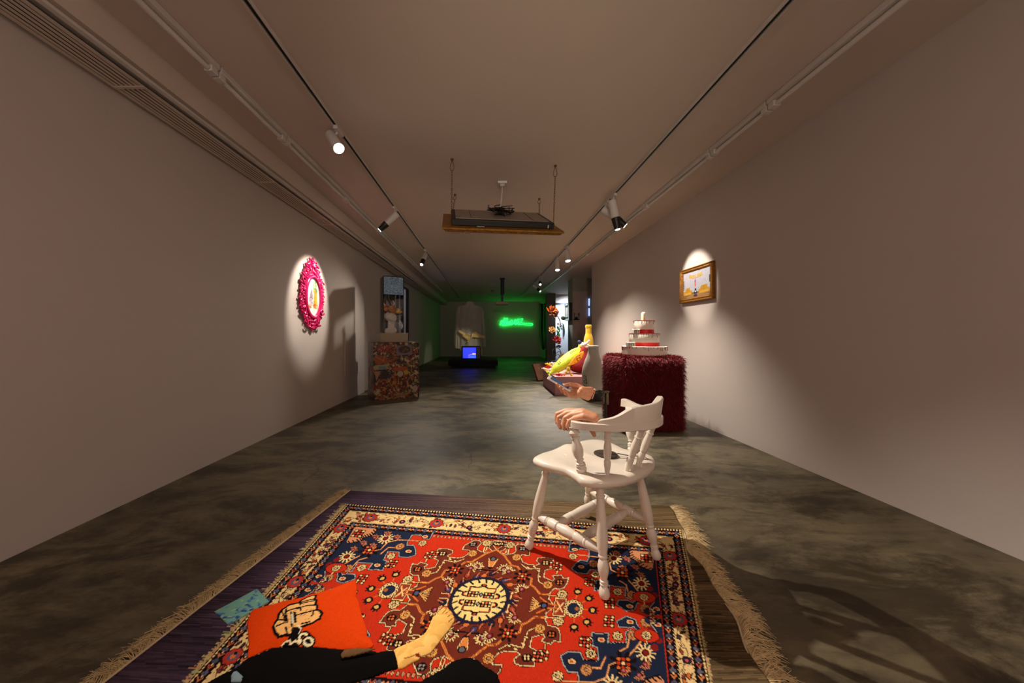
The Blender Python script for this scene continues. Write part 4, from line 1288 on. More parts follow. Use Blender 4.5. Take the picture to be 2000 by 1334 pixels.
# ================================================================ FUR PLINTH + CAKE
PX0, PX1, PY0, PY1, PH = 1.517, 2.164, 3.575, 4.225, .815
fp = empty('fur_plinth', ((PX0 + PX1) / 2, (PY0 + PY1) / 2, 0), 'dark red shaggy fur covered plinth under the tiered cake', 'plinth')
MB().box(((PX0 + PX1) / 2, (PY0 + PY1) / 2, PH / 2), (PX1 - PX0 - .03, PY1 - PY0 - .03, PH - .01)).build('core', mat('fur_backing', (60, 3, 10), .95), fp, smooth=False)
def fur():
    rs = np.random.RandomState(12); co = []; cols = []
    def strands(n, o, eu, ev, nr, lay, L):
        u = rs.rand(n); v = rs.rand(n)
        p = o + u[:, None] * eu + v[:, None] * ev
        d = nr * .62 + lay * .6 + rs.normal(0, .42, (n, 3)); d /= np.linalg.norm(d, axis=1)[:, None]
        Ls = L * rs.uniform(.6, 1.3, n)
        w = np.cross(d, rs.normal(0, 1, (n, 3))); w /= np.linalg.norm(w, axis=1)[:, None]; w *= .0021
        m_ = p + nr * .012 + d * (Ls * .5)[:, None]
        dn = d + np.array([0, 0, -.45]); dn /= np.linalg.norm(dn, axis=1)[:, None]
        t = m_ + dn * (Ls * .55)[:, None]
        co.append(np.stack([p - w, p + w, m_ + w * .8, t, m_ - w * .8], 1))
        c = np.array(rgb(120, 4, 22)[:3])[None] * rs.uniform(.55, 1.6, n)[:, None]
        cols.append(np.repeat(c, 5, 0))
    w, dpt = PX1 - PX0, PY1 - PY0
    A = np.array
    i = .012
    strands(17000, A([PX0 + i, PY0 + i, .02]), A([w - 2 * i, 0, 0]), A([0, 0, PH - .03]), A([0, -1, 0]), A([0, 0, -1]), .052)
    strands(15000, A([PX0 + i, PY0 + i, .02]), A([0, dpt - 2 * i, 0]), A([0, 0, PH - .03]), A([-1, 0, 0]), A([0, 0, -1]), .052)
    strands(7000, A([PX1 - i, PY0 + i, .02]), A([0, dpt - 2 * i, 0]), A([0, 0, PH - .03]), A([1, 0, 0]), A([0, 0, -1]), .052)
    strands(15000, A([PX0 + i, PY0 + i, PH - .02]), A([w - 2 * i, 0, 0]), A([0, dpt - 2 * i, 0]), A([0, 0, 1]), A([-.2, -.8, -.3]), .030)
    co = np.concatenate(co); cols = np.concatenate(cols); n = len(co)
    co = co.reshape(-1, 3); co[:, 2] = np.maximum(co[:, 2], .004)
    q = np.arange(n * 5).reshape(n, 5)
    return co, q, cols
co, q, cols = fur()
co -= np.array(fp.location)
tri = np.concatenate([q[:, [0, 1, 2, 4]]]); 
# quads for the lower half, tips as degenerate quads avoided: use two meshes' worth of faces in one via triangles
t3 = np.concatenate([q[:, [0, 1, 2]], q[:, [0, 2, 4]], q[:, [4, 2, 3]]])
fo = np_mesh('shaggy_fur', co, t3, attr_mat('red_fur', .6, sheen=.05), fp, cols); fo['kind'] = 'stuff'

M_ice = mat('white_icing', (236, 228, 214), .5, var=.03, bump=.05)
M_drip = mat('red_syrup', (120, 14, 20), .25, var=.2)
M_rib = mat('red_ribbon', (205, 16, 12), .45, var=.03)
CX0, CY0 = 1.862, 3.87
cake = empty('tiered_cake', (CX0, CY0, .822), 'three tier white cake with red bands and dripping red syrup', 'cake')
ca = random.Random(4)
def tier(z0, z1, r, name='cake_tier'):
    MB().lathe((CX0, CY0, z0), (CX0, CY0, z1), [(0, r * .985), (.05, r), (.94, r), (1, r * .98)], 64).build(name, M_ice, cake)
    mb = MB()
    mb.lathe((CX0, CY0, z1 - .0005), (CX0, CY0, z1 + .004), [(0, r * 1.005), (.5, r * 1.01), (1, r * .97)], 64)
    mb.build('syrup_glaze', M_ice if z0 < .84 else M_drip, cake)
    mb = MB()
    for k in range(int(r * 230)):
        a = 2 * PI * k / int(r * 230) + ca.uniform(-.05, .05); L = ca.uniform(.008, .046)
        x = CX0 + (r + .001) * math.cos(a); y = CY0 + (r + .001) * math.sin(a); w = ca.uniform(.0015, .003)
        mb.tube([(x, y, z1 + .003), (x, y, z1 - L * .6), (x, y, z1 - L)], [w, w * .8, w * 1.3], 6)
    mb.build('syrup_drip', M_drip, cake, kind='stuff')
tier(.822, .918, .243)
tier(.968, 1.070, .162)
tier(1.118, 1.222, .110)
MB().lathe((CX0 + .012, CY0, .918), (CX0 + .012, CY0, .972), [(0, .152), (1, .152)], 64).build('red_band', M_rib, cake)
MB().lathe((CX0 + .012, CY0, 1.070), (CX0 + .012, CY0, 1.120), [(0, .096), (1, .096)], 64).build('red_band', M_rib, cake)
def block(txt, x, y, z, w, h):
    MB().box((x, y, z), (w, .05, h)).build('letter_block', M_ice, cake, bevel=.003)
    st, tw = text_strokes(txt, h * .68, .28)
    mb = MB()
    for s in st:
        mb.tube([(x - tw / 2 + .008 + a, y - .026, z - h * .34 + b) for a, b in s], .0032, 6)
    mb.build('raised_letters', mat('dark_green_letters', (40, 44, 30), .5), cake)
block('MY', CX0 - .205, CY0 - .105, .9465, .088, .049)
block('BY', CX0 - .130, CY0 - .075, 1.0975, .072, .047)
for dx, h in ((-.013, .088), (.010, .098)):
    cd = empty('wax_candle', (CX0 + dx - .002, CY0 + (dx > 0) * .03, 1.226), ('shorter left' if dx < 0 else 'taller right') + ' cream candle standing on top of the cake', 'candle', group=None)
    MB().lathe((cd.location.x, cd.location.y, 1.226), (cd.location.x, cd.location.y, 1.226 + h), [(0, .019), (.93, .019), (.97, .018), (1, .015)], 24).build('wax', mat('candle_wax', (248, 232, 190), .4, var=.03, sub=.3), cd)
    MB().tube([(cd.location.x, cd.location.y, 1.226 + h), (cd.location.x + .001, cd.location.y, 1.236 + h)], .0012, 6).build('wick', M_dark, cd)

# ================================================================ WALL PICTURES
# gold framed picture on the right wall
pf = empty('framed_painting', (XR, 3.88, 1.665), 'gold framed picture of a room with sofas hanging on the right wall', 'framed picture')
ya, yb, za, zb = 3.575, 4.18, 1.452, 1.868
def moulding(mb, inner, outer, prof, frm):
    """rectangular moulding: prof list of (t 0..1 outer->inner, height)"""
    (ox0, oy0, ox1, oy1), (ix0, iy0, ix1, iy1) = outer, inner
    vs = []; n = len(prof)
    for c in range(4):
        oc = [(ox0, oy0), (ox1, oy0), (ox1, oy1), (ox0, oy1)][c]; ic = [(ix0, iy0), (ix1, iy0), (ix1, iy1), (ix0, iy1)][c]
        for t, h in prof: vs.append(frm(oc[0] + (ic[0] - oc[0]) * t, oc[1] + (ic[1] - oc[1]) * t, h))
    fs = []
    for c in range(4):
        d = (c + 1) % 4
        for k in range(n - 1): fs.append((c * n + k, d * n + k, d * n + k + 1, c * n + k + 1))
        fs.append((c * n + n - 1, d * n + n - 1, d * n, c * n))
    mb.add(vs, fs); return mb
frm = lambda a, b, h: Vector((XR - .001 - h, a, b))
moulding(MB(), (ya + .05, za + .05, yb - .05, zb - .05), (ya, za, yb, zb), [(0, 0), (0, .030), (.08, .038), (.2, .04), (.3, .033), (.42, .028), (.6, .03), (.72, .035), (.85, .028), (1, .016), (1, 0)], frm).build('frame', M_gold, pf, auto=25)
im = Img(0, 0, 1.5, 1, 300, 200, (166, 166, 176))
for k in range(9): im.line([(k * .19, .0), (k * .19, .8)], .006, (176, 176, 186))
for k in range(500):
    x = rnd.uniform(0, 1.5); im.ell(x, rnd.uniform(0, .62), .02, .02, rnd.choice([(168, 168, 178), (160, 160, 170), (174, 173, 182)]))
im.poly([(0, 1), (0, .84), (.35, .78), (1.15, .78), (1.5, .84), (1.5, 1)], (120, 92, 62)); im.poly([(.2, .93), (.5, .84), (1.1, .84), (1.4, .92), (1.3, 1), (.25, 1)], (150, 116, 78))
for x0, x1 in ((.04, .5), (.86, 1.42)):
    im.poly([(x0, .86), (x0, .72), (x0 + .1, .7), (x0 + .12, .6), (x1 - .12, .58), (x1 - .1, .7), (x1, .7), (x1, .86)], (176, 130, 38))
    im.line([((x0 + x1) / 2, .6), ((x0 + x1) / 2, .78)], .012, (110, 76, 20)); im.poly([(x0 + .06, .78), (x1 - .06, .76), (x1 - .06, .84), (x0 + .06, .86)], (196, 150, 54))
im.ell(.7, .82, .085, .10, (34, 36, 66)); im.ell(.7, .70, .05, .05, (30, 26, 30)); im.ell(.7, .765, .04, .03, (206, 206, 214)); im.ell(.7, .92, .11, .04, (92, 44, 50))
im.line([(.62, .86), (.79, .86)], .012, (200, 204, 210))
im.poly([(.64, .42), (.68, .28), (.73, .42)], (150, 60, 150)); im.ell(.685, .46, .045, .035, (206, 90, 60)); im.poly([(.65, .5), (.72, .5), (.69, .62)], (180, 60, 50))
st, tw = text_strokes('BAD LOVE', .10, .12)
for s in st: im.line([(.72 - tw / 2 + a, .24 - b + .03 * math.cos((a - tw / 2) * 6)) for a, b in s], .036, (130, 88, 10))
for s in st: im.line([(.72 - tw / 2 + a, .235 - b + .03 * math.cos((a - tw / 2) * 6)) for a, b in s], .019, (222, 176, 44))
for k in range(6): im.ell(.04 + .012 * (k % 2), .32 + k * .06, .03, .02, (44, 40, 60))
im.poly([(1.4, .28), (1.46, .28), (1.46, .54), (1.4, .54)], (50, 46, 44))
panel('picture', (XR - .012, yb - .045, zb - .045), (0, -(yb - ya - .09), 0), (0, 0, -(zb - za - .09)), 260, 180, im, attr_mat('picture_print', .35), pf, -.003)
# pink oval baroque frame on the left wall
of = empty('oval_baroque_frame', (XL + .012, 4.19, 1.15), 'ornate hot pink oval frame with a bottle print on the left wall', 'framed picture')
M_hot = mat('glossy_pink_resin', (196, 14, 92), .22, var=.12, scale=40, coat=.5)
OX, OY, OZ = XL + .006, 4.19, 1.54
mb = MB()
pts = [Vector((OX + .030, OY + .180 * math.cos(a), OZ + .262 * math.sin(a))) for a in np.linspace(0, 2 * PI, 60, endpoint=False)]
mb.tube(pts, .022, 12, closed=True)
pts = [Vector((OX + .042, OY + .168 * math.cos(a), OZ + .250 * math.sin(a))) for a in np.linspace(0, 2 * PI, 60, endpoint=False)]
mb.tube(pts, .010, 8, closed=True)
mb.build('oval_rim', M_hot, of)
mb = MB(); r_ = random.Random(22)
def outer(a):
    c, s = math.cos(a), math.sin(a)
    # silhouette: wide shoulders, pointed crown and foot
    ry = .262 * (1 + .14 * abs(math.sin(2 * a + .3)) ** .8); rz = .350
    y = ry * c; z = rz * s
    if s > .55: z += .13 * ((s - .55) / .45) ** 1.6
    if s < -.6: z -= .06 * ((-s - .6) / .4) ** 1.5
    return y, z
for ring_i in range(3):
    n = (52, 60, 66)[ring_i]
    for k in range(n):
        a = 2 * PI * (k + .5 * ring_i) / n
        oy, oz = outer(a); iy, iz = .20 * math.cos(a), .282 * math.sin(a)
        t = (.22, .58, .93)[ring_i]
        y = iy + (oy - iy) * t; z = iz + (oz - iz) * t
        rr_ = r_.uniform(.014, .021) * (1.12 - .18 * ring_i)
        mb.ball((OX + .022 + r_.uniform(-.006, .010), OY + y, OZ + z), [rr_ * .9, rr_ * r_.uniform(.7, 1.2), rr_ * r_.uniform(.7, 1.3)], 10, 7)
        if ring_i == 2 and k % 3 == 0: mb.ball((OX + .02, OY + oy * 1.05, OZ + oz * 1.035), [.012, .013, .015], 8, 6)
mb.build('carved_scrollwork', M_hot, of)
mb = MB()
for sgn in (-1, 1):
    for base, flip in (((.07, .36), 1), ((.12, -.33), -1), ((.215, .17), 1), ((.215, -.17), -1)):
        pts = []
        for k in range(26):
            t = k / 25; a = t * 4.2 * PI / 2 + .5; rr_ = .052 * (1 - t * .8)
            pts.append(Vector((OX + .040, OY + sgn * (base[0] + rr_ * math.cos(a)), OZ + base[1] + flip * rr_ * math.sin(a))))
        MB().tube(pts, [.010 * (1 - .5 * k / 25) for k in range(26)], 8).build('scroll_ornament', M_hot, of)
for k, (dz, rr_) in enumerate(((.40, .030), (.435, .026), (.462, .018), (.48, .011))):
    mb.ball((OX + .026, OY, OZ + dz), [.020, rr_, rr_ * .9], 12, 8)
mb.build('crown_finial', M_hot, of); mb = MB()
for dz, rr_ in ((-.355, .032), (-.385, .027), (-.405, .016)): mb.ball((OX + .026, OY, OZ + dz), [.020, rr_, rr_ * .9], 12, 8)
mb.build('foot_finial', M_hot, of)
a_ = [outer(t) for t in np.linspace(0, 2 * PI, 48, endpoint=False)]
MB().prism([(y * .97, z * .97) for y, z in a_], lambda a, b, h: Vector((OX + .003 + h, OY + a, OZ + b)), .018).build('back_board', M_hot, of)
im = Img(0, 0, 1, 1.5, 220, 330, (228, 232, 222))
def oe(x, y, rx, ry, c, a=0): im.ell(x, y, rx, ry, c, a)
for k in range(60): oe(rnd.uniform(.58, .80), rnd.uniform(.50, 1.10), .05, .07, rnd.choice([(240, 166, 36), (232, 150, 24), (246, 190, 70), (224, 130, 30)]))
im.poly([(.62, .42), (.66, .18), (.74, .18), (.78, .46)], (236, 216, 150))
for k in range(46): oe(rnd.uniform(.52, .78), rnd.uniform(.14, .45), .035, .02, rnd.choice([(60, 130, 40), (90, 160, 60), (50, 100, 40), (150, 180, 70)]), rnd.uniform(0, 3))
for k in range(14): oe(rnd.uniform(.74, .86), rnd.uniform(.38, .56), .03, .02, (70, 130, 50), rnd.uniform(0, 3))
im.poly([(.26, .74), (.44, .36), (.5, .74)], (150, 130, 140)); oe(.38, .80, .12, .07, (120, 110, 120)); oe(.36, .96, .14, .16, (190, 180, 186))
for k in range(30): oe(rnd.uniform(.2, .86), rnd.uniform(1.02, 1.2), .05, .035, rnd.choice([(216, 90, 40), (130, 170, 60), (200, 60, 50), (232, 150, 60), (120, 140, 60)]))
for k in range(40): oe(rnd.uniform(.24, .5), rnd.uniform(.8, 1.1), .02, .02, rnd.choice([(150, 130, 140), (210, 200, 205), (110, 96, 110)]))
co = []; cols = []; n1, n2 = 26, 60
for i in range(n1):
    for k in range(n2):
        r0 = i / (n1 - 1); a = 2 * PI * k / n2
        y = .162 * r0 * math.cos(a); z = .244 * r0 * math.sin(a)
        co.append((OX + .026, OY + y, OZ + z)); cols.append((.5 + y / .33, .75 - z / .49 * 1.5))
idx = np.arange(n1 * n2).reshape(n1, n2); q = []
for i in range(n1 - 1):
    for k in range(n2): q.append([idx[i, k], idx[i + 1, k], idx[i + 1, (k + 1) % n2], idx[i, (k + 1) % n2]])
cc_ = np.array(cols); o = np_mesh('bottle_print', np.array(co) - np.array(of.location), q, attr_mat('picture_print', .35), of, im.at(cc_[:, 0], cc_[:, 1]))

# ================================================================ LEFT PEDESTAL, CASE, BUST
e1 = Vector((.883, .469, 0)); e2 = Vector((-.469, .883, 0)); FL = Vector((-1.813, 5.25, 0)); PA = math.atan2(e1.y, e1.x)
fdp = empty('collage_pedestal', FL + e1 * .375 + e2 * .275, 'square pedestal wrapped in a colourful food photo collage', 'pedestal')
def food(seed):
    im = Img(0, 0, .75, .93, 330, 410, (52, 34, 26)); r = random.Random(seed)
    pal = [(150, 44, 30), (190, 92, 30), (206, 170, 120), (120, 30, 26), (226, 206, 170), (90, 110, 46), (60, 30, 24), (170, 130, 60), (196, 60, 40), (40, 26, 24), (210, 150, 60)]
    for k in range(800):
        x, y = r.uniform(0, .75), r.uniform(0, .93); c = pal[int(((math.sin(x * 7 + seed) + math.sin(y * 8)) * 2.2 + r.uniform(0, 6))) % len(pal)]
        im.ell(x, y, r.uniform(.010, .045), r.uniform(.006, .022), c, r.uniform(0, 3))
    for k in range(90):
        x, y = r.uniform(0, .75), r.uniform(0, .93); a = r.uniform(0, 6); L = r.uniform(.03, .10)
        im.line([(x, y), (x + L * math.cos(a), y + L * math.sin(a))], r.uniform(.003, .006), r.choice([(206, 190, 150), (190, 40, 30), (120, 130, 60), (230, 200, 150)]))
    for k in range(26): im.ell(r.uniform(.05, .28), r.uniform(.02, .16), .03, .008, (176, 34, 28), r.uniform(0, 3))
    im.poly([(.02, .2), (.2, .22), (.24, .33), (.03, .34)], (196, 90, 24)); im.line([(.03, .22), (.16, .30)], .014, (206, 150, 80)); im.line([(.2, .14), (.15, .31)], .007, (226, 200, 180))
    im.poly([(.01, .37), (.22, .35), (.24, .43), (.02, .44)], (190, 190, 130)); im.poly([(.08, .38), (.2, .38), (.2, .43), (.08, .43)], (130, 160, 170))
    im.poly([(.36, .06), (.62, .04), (.63, .20), (.38, .22)], (140, 128, 146)); im.ell(.5, .12, .10, .06, (70, 44, 24))
    for k in range(20): im.ell(.5 + r.uniform(-.08, .08), .12 + r.uniform(-.04, .04), .015, .012, r.choice([(150, 110, 50), (90, 60, 30), (110, 50, 30)]))
    im.poly([(.08, .58), (.14, .46), (.26, .48), (.22, .60)], (60, 34, 20)); im.poly([(.2, .56), (.3, .48), (.26, .6)], (50, 60, 100)); im.poly([(.02, .47), (.11, .46), (.05, .62)], (200, 150, 130))
    im.ell(.53, .50, .042, .038, (220, 190, 24)); im.ell(.43, .52, .05, .05, (216, 196, 160)); im.poly([(.3, .42), (.52, .40), (.56, .46), (.34, .48)], (210, 96, 28))
    im.line([(.62, .45), (.50, .86)], .008, (160, 150, 80)); im.ell(.68, .78, .045, .05, (210, 190, 180)); im.line([(.25, .64), (.38, .84)], .006, (210, 200, 150))
    for k in range(40): im.ell(r.uniform(.1, .6), r.uniform(.84, .92), .03, .01, r.choice([(190, 40, 30), (206, 160, 90), (170, 120, 60)]), r.uniform(-.5, .5))
    n = np.random.RandomState(seed).normal(1, .12, im.a.shape[:2]).astype('f'); im.a *= n[:, :, None] * .5; im.a = np.clip(im.a, 0, 1); return im
FM = attr_mat('food_photo_print', .42)
H_ = .933
Z3 = Vector((0, 0, 1))
MB().box(FL + e1 * .375 + e2 * .275 + Z3 * (H_ / 2), (.745, .545, H_ - .004), Matrix.Rotation(PA, 3, 'Z')).build('box_body', mat('card_brown', (80, 60, 44), .8), fdp, smooth=False)
for nm, o0, eu in (('printed_front', FL, e1 * .75), ('printed_side', FL + e2 * .55, -e2 * .55), ('printed_side', FL + e1 * .75, e2 * .55)):
    f_ = food(3 if nm == 'printed_front' else 11 + len(MATS))
    panel(nm, o0 + Z3 * H_, eu, (0, 0, -H_), 190, 236, f_, FM, fdp, -.001)
def rbox(mb, c, d): return mb.box(c, d, Matrix.Rotation(PA, 3, 'Z'))
cc = Vector((-1.66, 5.74, 0))
thing(rbox(MB(), cc + Z3 * 1.012, (.46, .46, .155)), 'grey_riser', mat('grey_riser_paint', (150, 138, 118), .6, var=.03), 'low grey square riser on top of the food collage pedestal', 'riser', smooth=False, bevel=.002)
cs = empty('display_case', cc + Vector((0, 0, 1.09)), 'tall clear acrylic case with rippled blue reflection painted at top around the bust', 'display case')
def glass():
    m = bpy.data.materials.new('clear_acrylic'); m.use_nodes = True; nt = m.node_tree; b = nt.nodes['Principled BSDF']
    out = nt.nodes['Material Output']; tr = nt.nodes.new('ShaderNodeBsdfTransparent'); mx = nt.nodes.new('ShaderNodeMixShader'); b.inputs['Roughness'].default_value = .05
    b.inputs['Base Color'].default_value = rgb(190, 200, 200); tr.inputs['Color'].default_value = (.98, .99, .99, 1)
    fr = nt.nodes.new('ShaderNodeFresnel'); fr.inputs['IOR'].default_value = 1.35; nt.links.new(fr.outputs['Fac'], mx.inputs['Fac'])
    gl = nt.nodes.new('ShaderNodeBsdfGlossy'); gl.inputs['Roughness'].default_value = .03
    nt.links.new(tr.outputs['BSDF'], mx.inputs[1]); nt.links.new(gl.outputs['BSDF'], mx.inputs[2]); nt.links.new(mx.outputs['Shader'], out.inputs['Surface']); return m
M_glass = glass()
w = .335; z0, z1 = 1.090, 2.05
for d, sz in ((e2 * -w / 2, (w, .006, z1 - z0)), (e1 * -w / 2, (.006, w, z1 - z0)), (e1 * w / 2, (.006, w, z1 - z0))):
    rbox(MB(), cc + d + Z3 * ((z0 + z1) / 2), sz).build('clear_pane', M_glass, cs, smooth=False)
rbox(MB(), cc + e2 * (w / 2) + Z3 * ((z0 + z1) / 2), (w, .006, z1 - z0)).build('mirror_back', mat('dim_mirror', (150, 152, 156), .06, .95, var=.02), cs, smooth=False)
rbox(MB(), cc + Z3 * (z1 + .002), (w + .006, w + .006, .006)).build('case_lid', M_glass, cs, smooth=False)
# rippled blue reflection and its glints, painted on a sheet inside the front
im = Img(0, 0, 1, 1, 200, 200, (150, 184, 214)); r_ = random.Random(31)
for k in range(700):
    im.ell(r_.random(), r_.random(), r_.uniform(.02, .06), r_.uniform(.006, .018), r_.choice([(110, 156, 210), (170, 206, 236), (130, 170, 206), (70, 110, 176), (200, 226, 244), (140, 180, 220)]), r_.uniform(-.6, .6))
for k in range(110): im.ell(r_.random(), r_.random(), r_.uniform(.01, .03), .006, (250, 252, 255), r_.uniform(-.7, .7))
panel('blue_reflection', cc - e1 * (w / 2 - .006) - e2 * (w / 2 - .008) + Z3 * (z1 - .004), e1 * (w - .012), (0, 0, -.30), 90, 80, im, attr_mat('blue_rippled_reflection', .3), cs, -.001)
bust = empty('plaster_bust', cc + Vector((-.03, -.02, 1.092)), 'white plaster head wearing fruit inside the clear case', 'bust')
bc = cc + Vector((-.035, -.03, 0))
M_pl = mat('white_plaster', (224, 214, 204), .7, var=.04, bump=.2, bscale=50)
hc = []
hc += [(bc + Z3 * 1.115, .062, bc + Z3 * 1.16, .046), (bc + Z3 * 1.16, .046, bc + Z3 * 1.25, .044), (bc + Z3 * 1.13 + e1 * .03, .05, bc + Z3 * 1.12 - e1 * .04, .05)]
fd = (-e2 * .8 + e1 * .35).normalized(); sd = Vector((-fd.y, fd.x, 0))
hd = bc + Z3 * 1.335
hc += [(hd, .072, hd + fd * .02 - Z3 * .02, .066), (hd - Z3 * .05 + fd * .025, .05, hd - Z3 * .075 + fd * .035, .032), (hd - fd * .03 + Z3 * .01, .070, hd, .074)]
hc += [(hd + fd * .072 + Z3 * .005, .008, hd + fd * .094 - Z3 * .028, .013), (hd + fd * .076 - Z3 * .050 + sd * .012, .008, hd + fd * .076 - Z3 * .050 - sd * .012, .008), (hd + fd * .070 - Z3 * .078, .014, hd + fd * .07 - Z3 * .08, .014)]
for s in (-1, 1): hc += [(hd + sd * .070 * s + Z3 * .006, .012, hd + sd * .073 * s - Z3 * .022, .008), (hd + fd * .066 + sd * .026 * s + Z3 * .01, .012, hd + fd * .064 + sd * .036 * s + Z3 * .008, .010)]
mesh_obj('head_and_neck', capsule_body([(a, r1, b, r2) for a, r1, b, r2 in hc], .004, 3), M_pl, bust)
MB().tube([hd + Vector((.082 * math.cos(a), .082 * math.sin(a), -.05 + .022 * math.sin(a * 2))) for a in np.linspace(0, 2 * PI, 30, endpoint=False)], .0022, 6, closed=True).build('wire_loop', M_dark, bust)
fr_ = empty('fruit_headdress', hd + Z3 * .07, 'headdress of orange fruit, leaves and a curved dark stem on the bust', 'headdress')
tops = hd + Z3 * .095
for k, (a, b, c, r0, col) in enumerate(((.0, -.03, .015, .060, (176, 110, 60)), (.085, -.0, .0, .040, (226, 180, 100)), (-.09, -.03, .02, .030, (214, 120, 70)), (-.105, -.01, .075, .024, (226, 140, 90)), (-.075, .0, .055, .022, (196, 70, 60)), (.05, .05, .0, .036, (220, 170, 90)), (.115, .02, -.01, .03, (236, 200, 130)), (.02, -.0, .065, .022, (190, 60, 50)), (-.03, .05, .01, .045, (170, 90, 50)))):
    MB().ball(tops + e1 * a + e2 * b + Z3 * c, r0, 16, 10).build('fruit', mat('fruit_skin_%d' % k, col, .45, var=.2, scale=20), fr_)
mb = MB(); r_ = random.Random(3)
for k in range(22):
    c = tops + e1 * r_.uniform(-.12, .02) + e2 * r_.uniform(-.07, .05) + Z3 * r_.uniform(-.03, .06)
    mb.ball(c, [.028, .012, .004], 8, 5, rot=Matrix.Rotation(r_.uniform(0, 6), 3, 'Z') @ Matrix.Rotation(r_.uniform(-1.2, 1.2), 3, 'Y'))
mb.build('leaves', mat('dark_green_leaf', (50, 84, 30), .5, var=.3), fr_, kind='stuff')
hp = crom([tops + e1 * .0 + Z3 * .06, tops - e1 * .04 + Z3 * .14, tops - e1 * .055 + Z3 * .21, tops - e1 * .03 + Z3 * .28, tops + e1 * .02 + Z3 * .315], 6)
MB().tube(hp, [.006 + .009 * math.sin(PI * i / (len(hp) - 1)) for i in range(len(hp))], 10).build('curved_stem', mat('dark_brown_feather', (38, 24, 18), .7, bump=.5), fr_)
MB().tube(crom([tops + Z3 * .05, tops + e1 * .035 + Z3 * .11, tops + e1 * .015 + Z3 * .15], 5), .006, 8).build('pale_sprig', M_ice, fr_)

bust.scale = (1.25, 1.25, 1.15); bust.location += e1 * .035
fr_.scale = (1.18, 1.18, 1.2); fr_.location.z += .045; fr_.location += e1 * .045

# ================================================================ FAR END: plinth, TV, shirt, hands, neon, projector
bx = empty('black_platform', (-.42, 10.95, 0), 'long low black platform carrying the television at the far end', 'platform')
MB().box((-.43, 11.0, .165), (1.60, .95, .17)).build('platform_top', mat('matte_black_paint', (3, 3, 3), .9), bx, bevel=.02)
for x in (-1.12, .26):
    for y in (10.62, 11.38): MB().lathe((x, y, 0), (x, y, .085), [(0, .03), (1, .035)], 14).build('leg', M_black, bx)
tv = empty('television', (-.50, 10.9, .25), 'small old black television with bright blue screen on the black platform', 'television')
tx0, tx1, tz0, tz1, ty = -.815, -.19, .255, .695, 10.70
MB().box(((tx0 + tx1) / 2, ty + .2, (tz0 + tz1) / 2 + .01), (tx1 - tx0, .40, tz1 - tz0 - .02)).build('cabinet', mat('dark_tv_plastic', (34, 24, 22), .4), tv, bevel=.02)
im = Img(0, 0, 1.3, 1, 130, 100, (30, 44, 235))
for k in range(20): im.ell(1.0 + .3 * (k / 20), .62 + .02 * math.sin(k), .05, .035, (200, 150, 90))
im.ell(.62, .72, .09, .05, (140, 60, 110)); im.line([(.68, .72), (1.05, .6)], .05, (170, 110, 140)); im.ell(1.04, .60, .09, .05, (206, 160, 70)); im.poly([(.5, .82), (1.3, .74), (1.3, 1), (.5, 1)], (40, 80, 240))
panel('glowing_screen', (tx0 + .05, ty - .002, tz1 - .045), (.42, 0, 0), (0, 0, -.34), 80, 64, im, attr_mat('tv_glow', .3, estr=2.2), tv, -.004)
MB().box((tx0 + .26, ty - .004, tz1 - .034), (.47, .014, .02)).box((tx0 + .26, ty - .004, tz1 - .396), (.47, .014, .02)).box((tx0 + .037, ty - .004, tz1 - .215), (.022, .014, .36)).box((tx0 + .483, ty - .004, tz1 - .215), (.022, .014, .36)).build('bezel', M_black, tv, smooth=False)
for k, z in enumerate((.60, .50)): MB().lathe((tx1 - .055, ty, z), (tx1 - .055, ty - .022, z), [(0, .026), (.8, .024), (1, .018)], 18).build('knob', mat('grey_knob', (96, 90, 84), .4), tv)
MB().tube([(tx1 - .03, ty + .3, tz1), (tx1 - .0, ty + .28, tz1 + .22)], .004, 6).build('antenna', M_dark, tv)

# oversized sheer shirt
sy = 12.2
def sp(px, py): return P(px, py, sy)
M_sheer = mat('sheer_white_cloth', (205, 196, 190), .9, var=.04, alpha=.62)
sh = empty('oversized_shirt', (P(917, 695, sy).x, sy, .05), 'oversized sheer white shirt hanging behind the television', 'shirt')
def cloth(name, left, right, m, thick, fold, seed, parent, closed=True):
    """left/right: lists of (x,z) outline pairs from top to bottom; makes a flattened tube with folds"""
    L = crom([(x, 0, z) for x, z in left], 6); Rr = crom([(x, 0, z) for x, z in right], 6)
    n = 40; vs = []; fs = []
    for i, (a, b) in enumerate(zip(L, Rr)):
        c = (a + b) / 2; w = (b.x - a.x) / 2; t = i / (len(L) - 1)
        for k in range(n):
            an = 2 * PI * k / n
            x = c.x + w * math.cos(an)
            y = thick * math.sin(an) + fold * (.3 + t) * math.sin(an * 9 + seed + t * 2) * abs(math.sin(an))
            vs.append((x, sy + y, a.z + (b.z - a.z) * (1 + math.cos(an)) / 2))
    for i in range(len(L) - 1):
        for k in range(n): fs.append((i * n + k, i * n + (k + 1) % n, (i + 1) * n + (k + 1) % n, (i + 1) * n + k))
    o = MB().add(vs, fs).build(name, m, parent, auto=180)
    return o
X_ = lambda px: (px - VX) / FPX * sy
Zz = lambda py: CAMH - (py - VY) / FPX * sy
cloth('shirt_body', [(X_(911), Zz(593)), (X_(898), Zz(598)), (X_(897), Zz(612)), (X_(896), Zz(640)), (X_(897), Zz(670)), (X_(899), Zz(686))],
      [(X_(924), Zz(593)), (X_(940), Zz(600)), (X_(940), Zz(612)), (X_(941), Zz(640)), (X_(942), Zz(670)), (X_(943), Zz(694))], M_sheer, .16, .035, 0, sh)
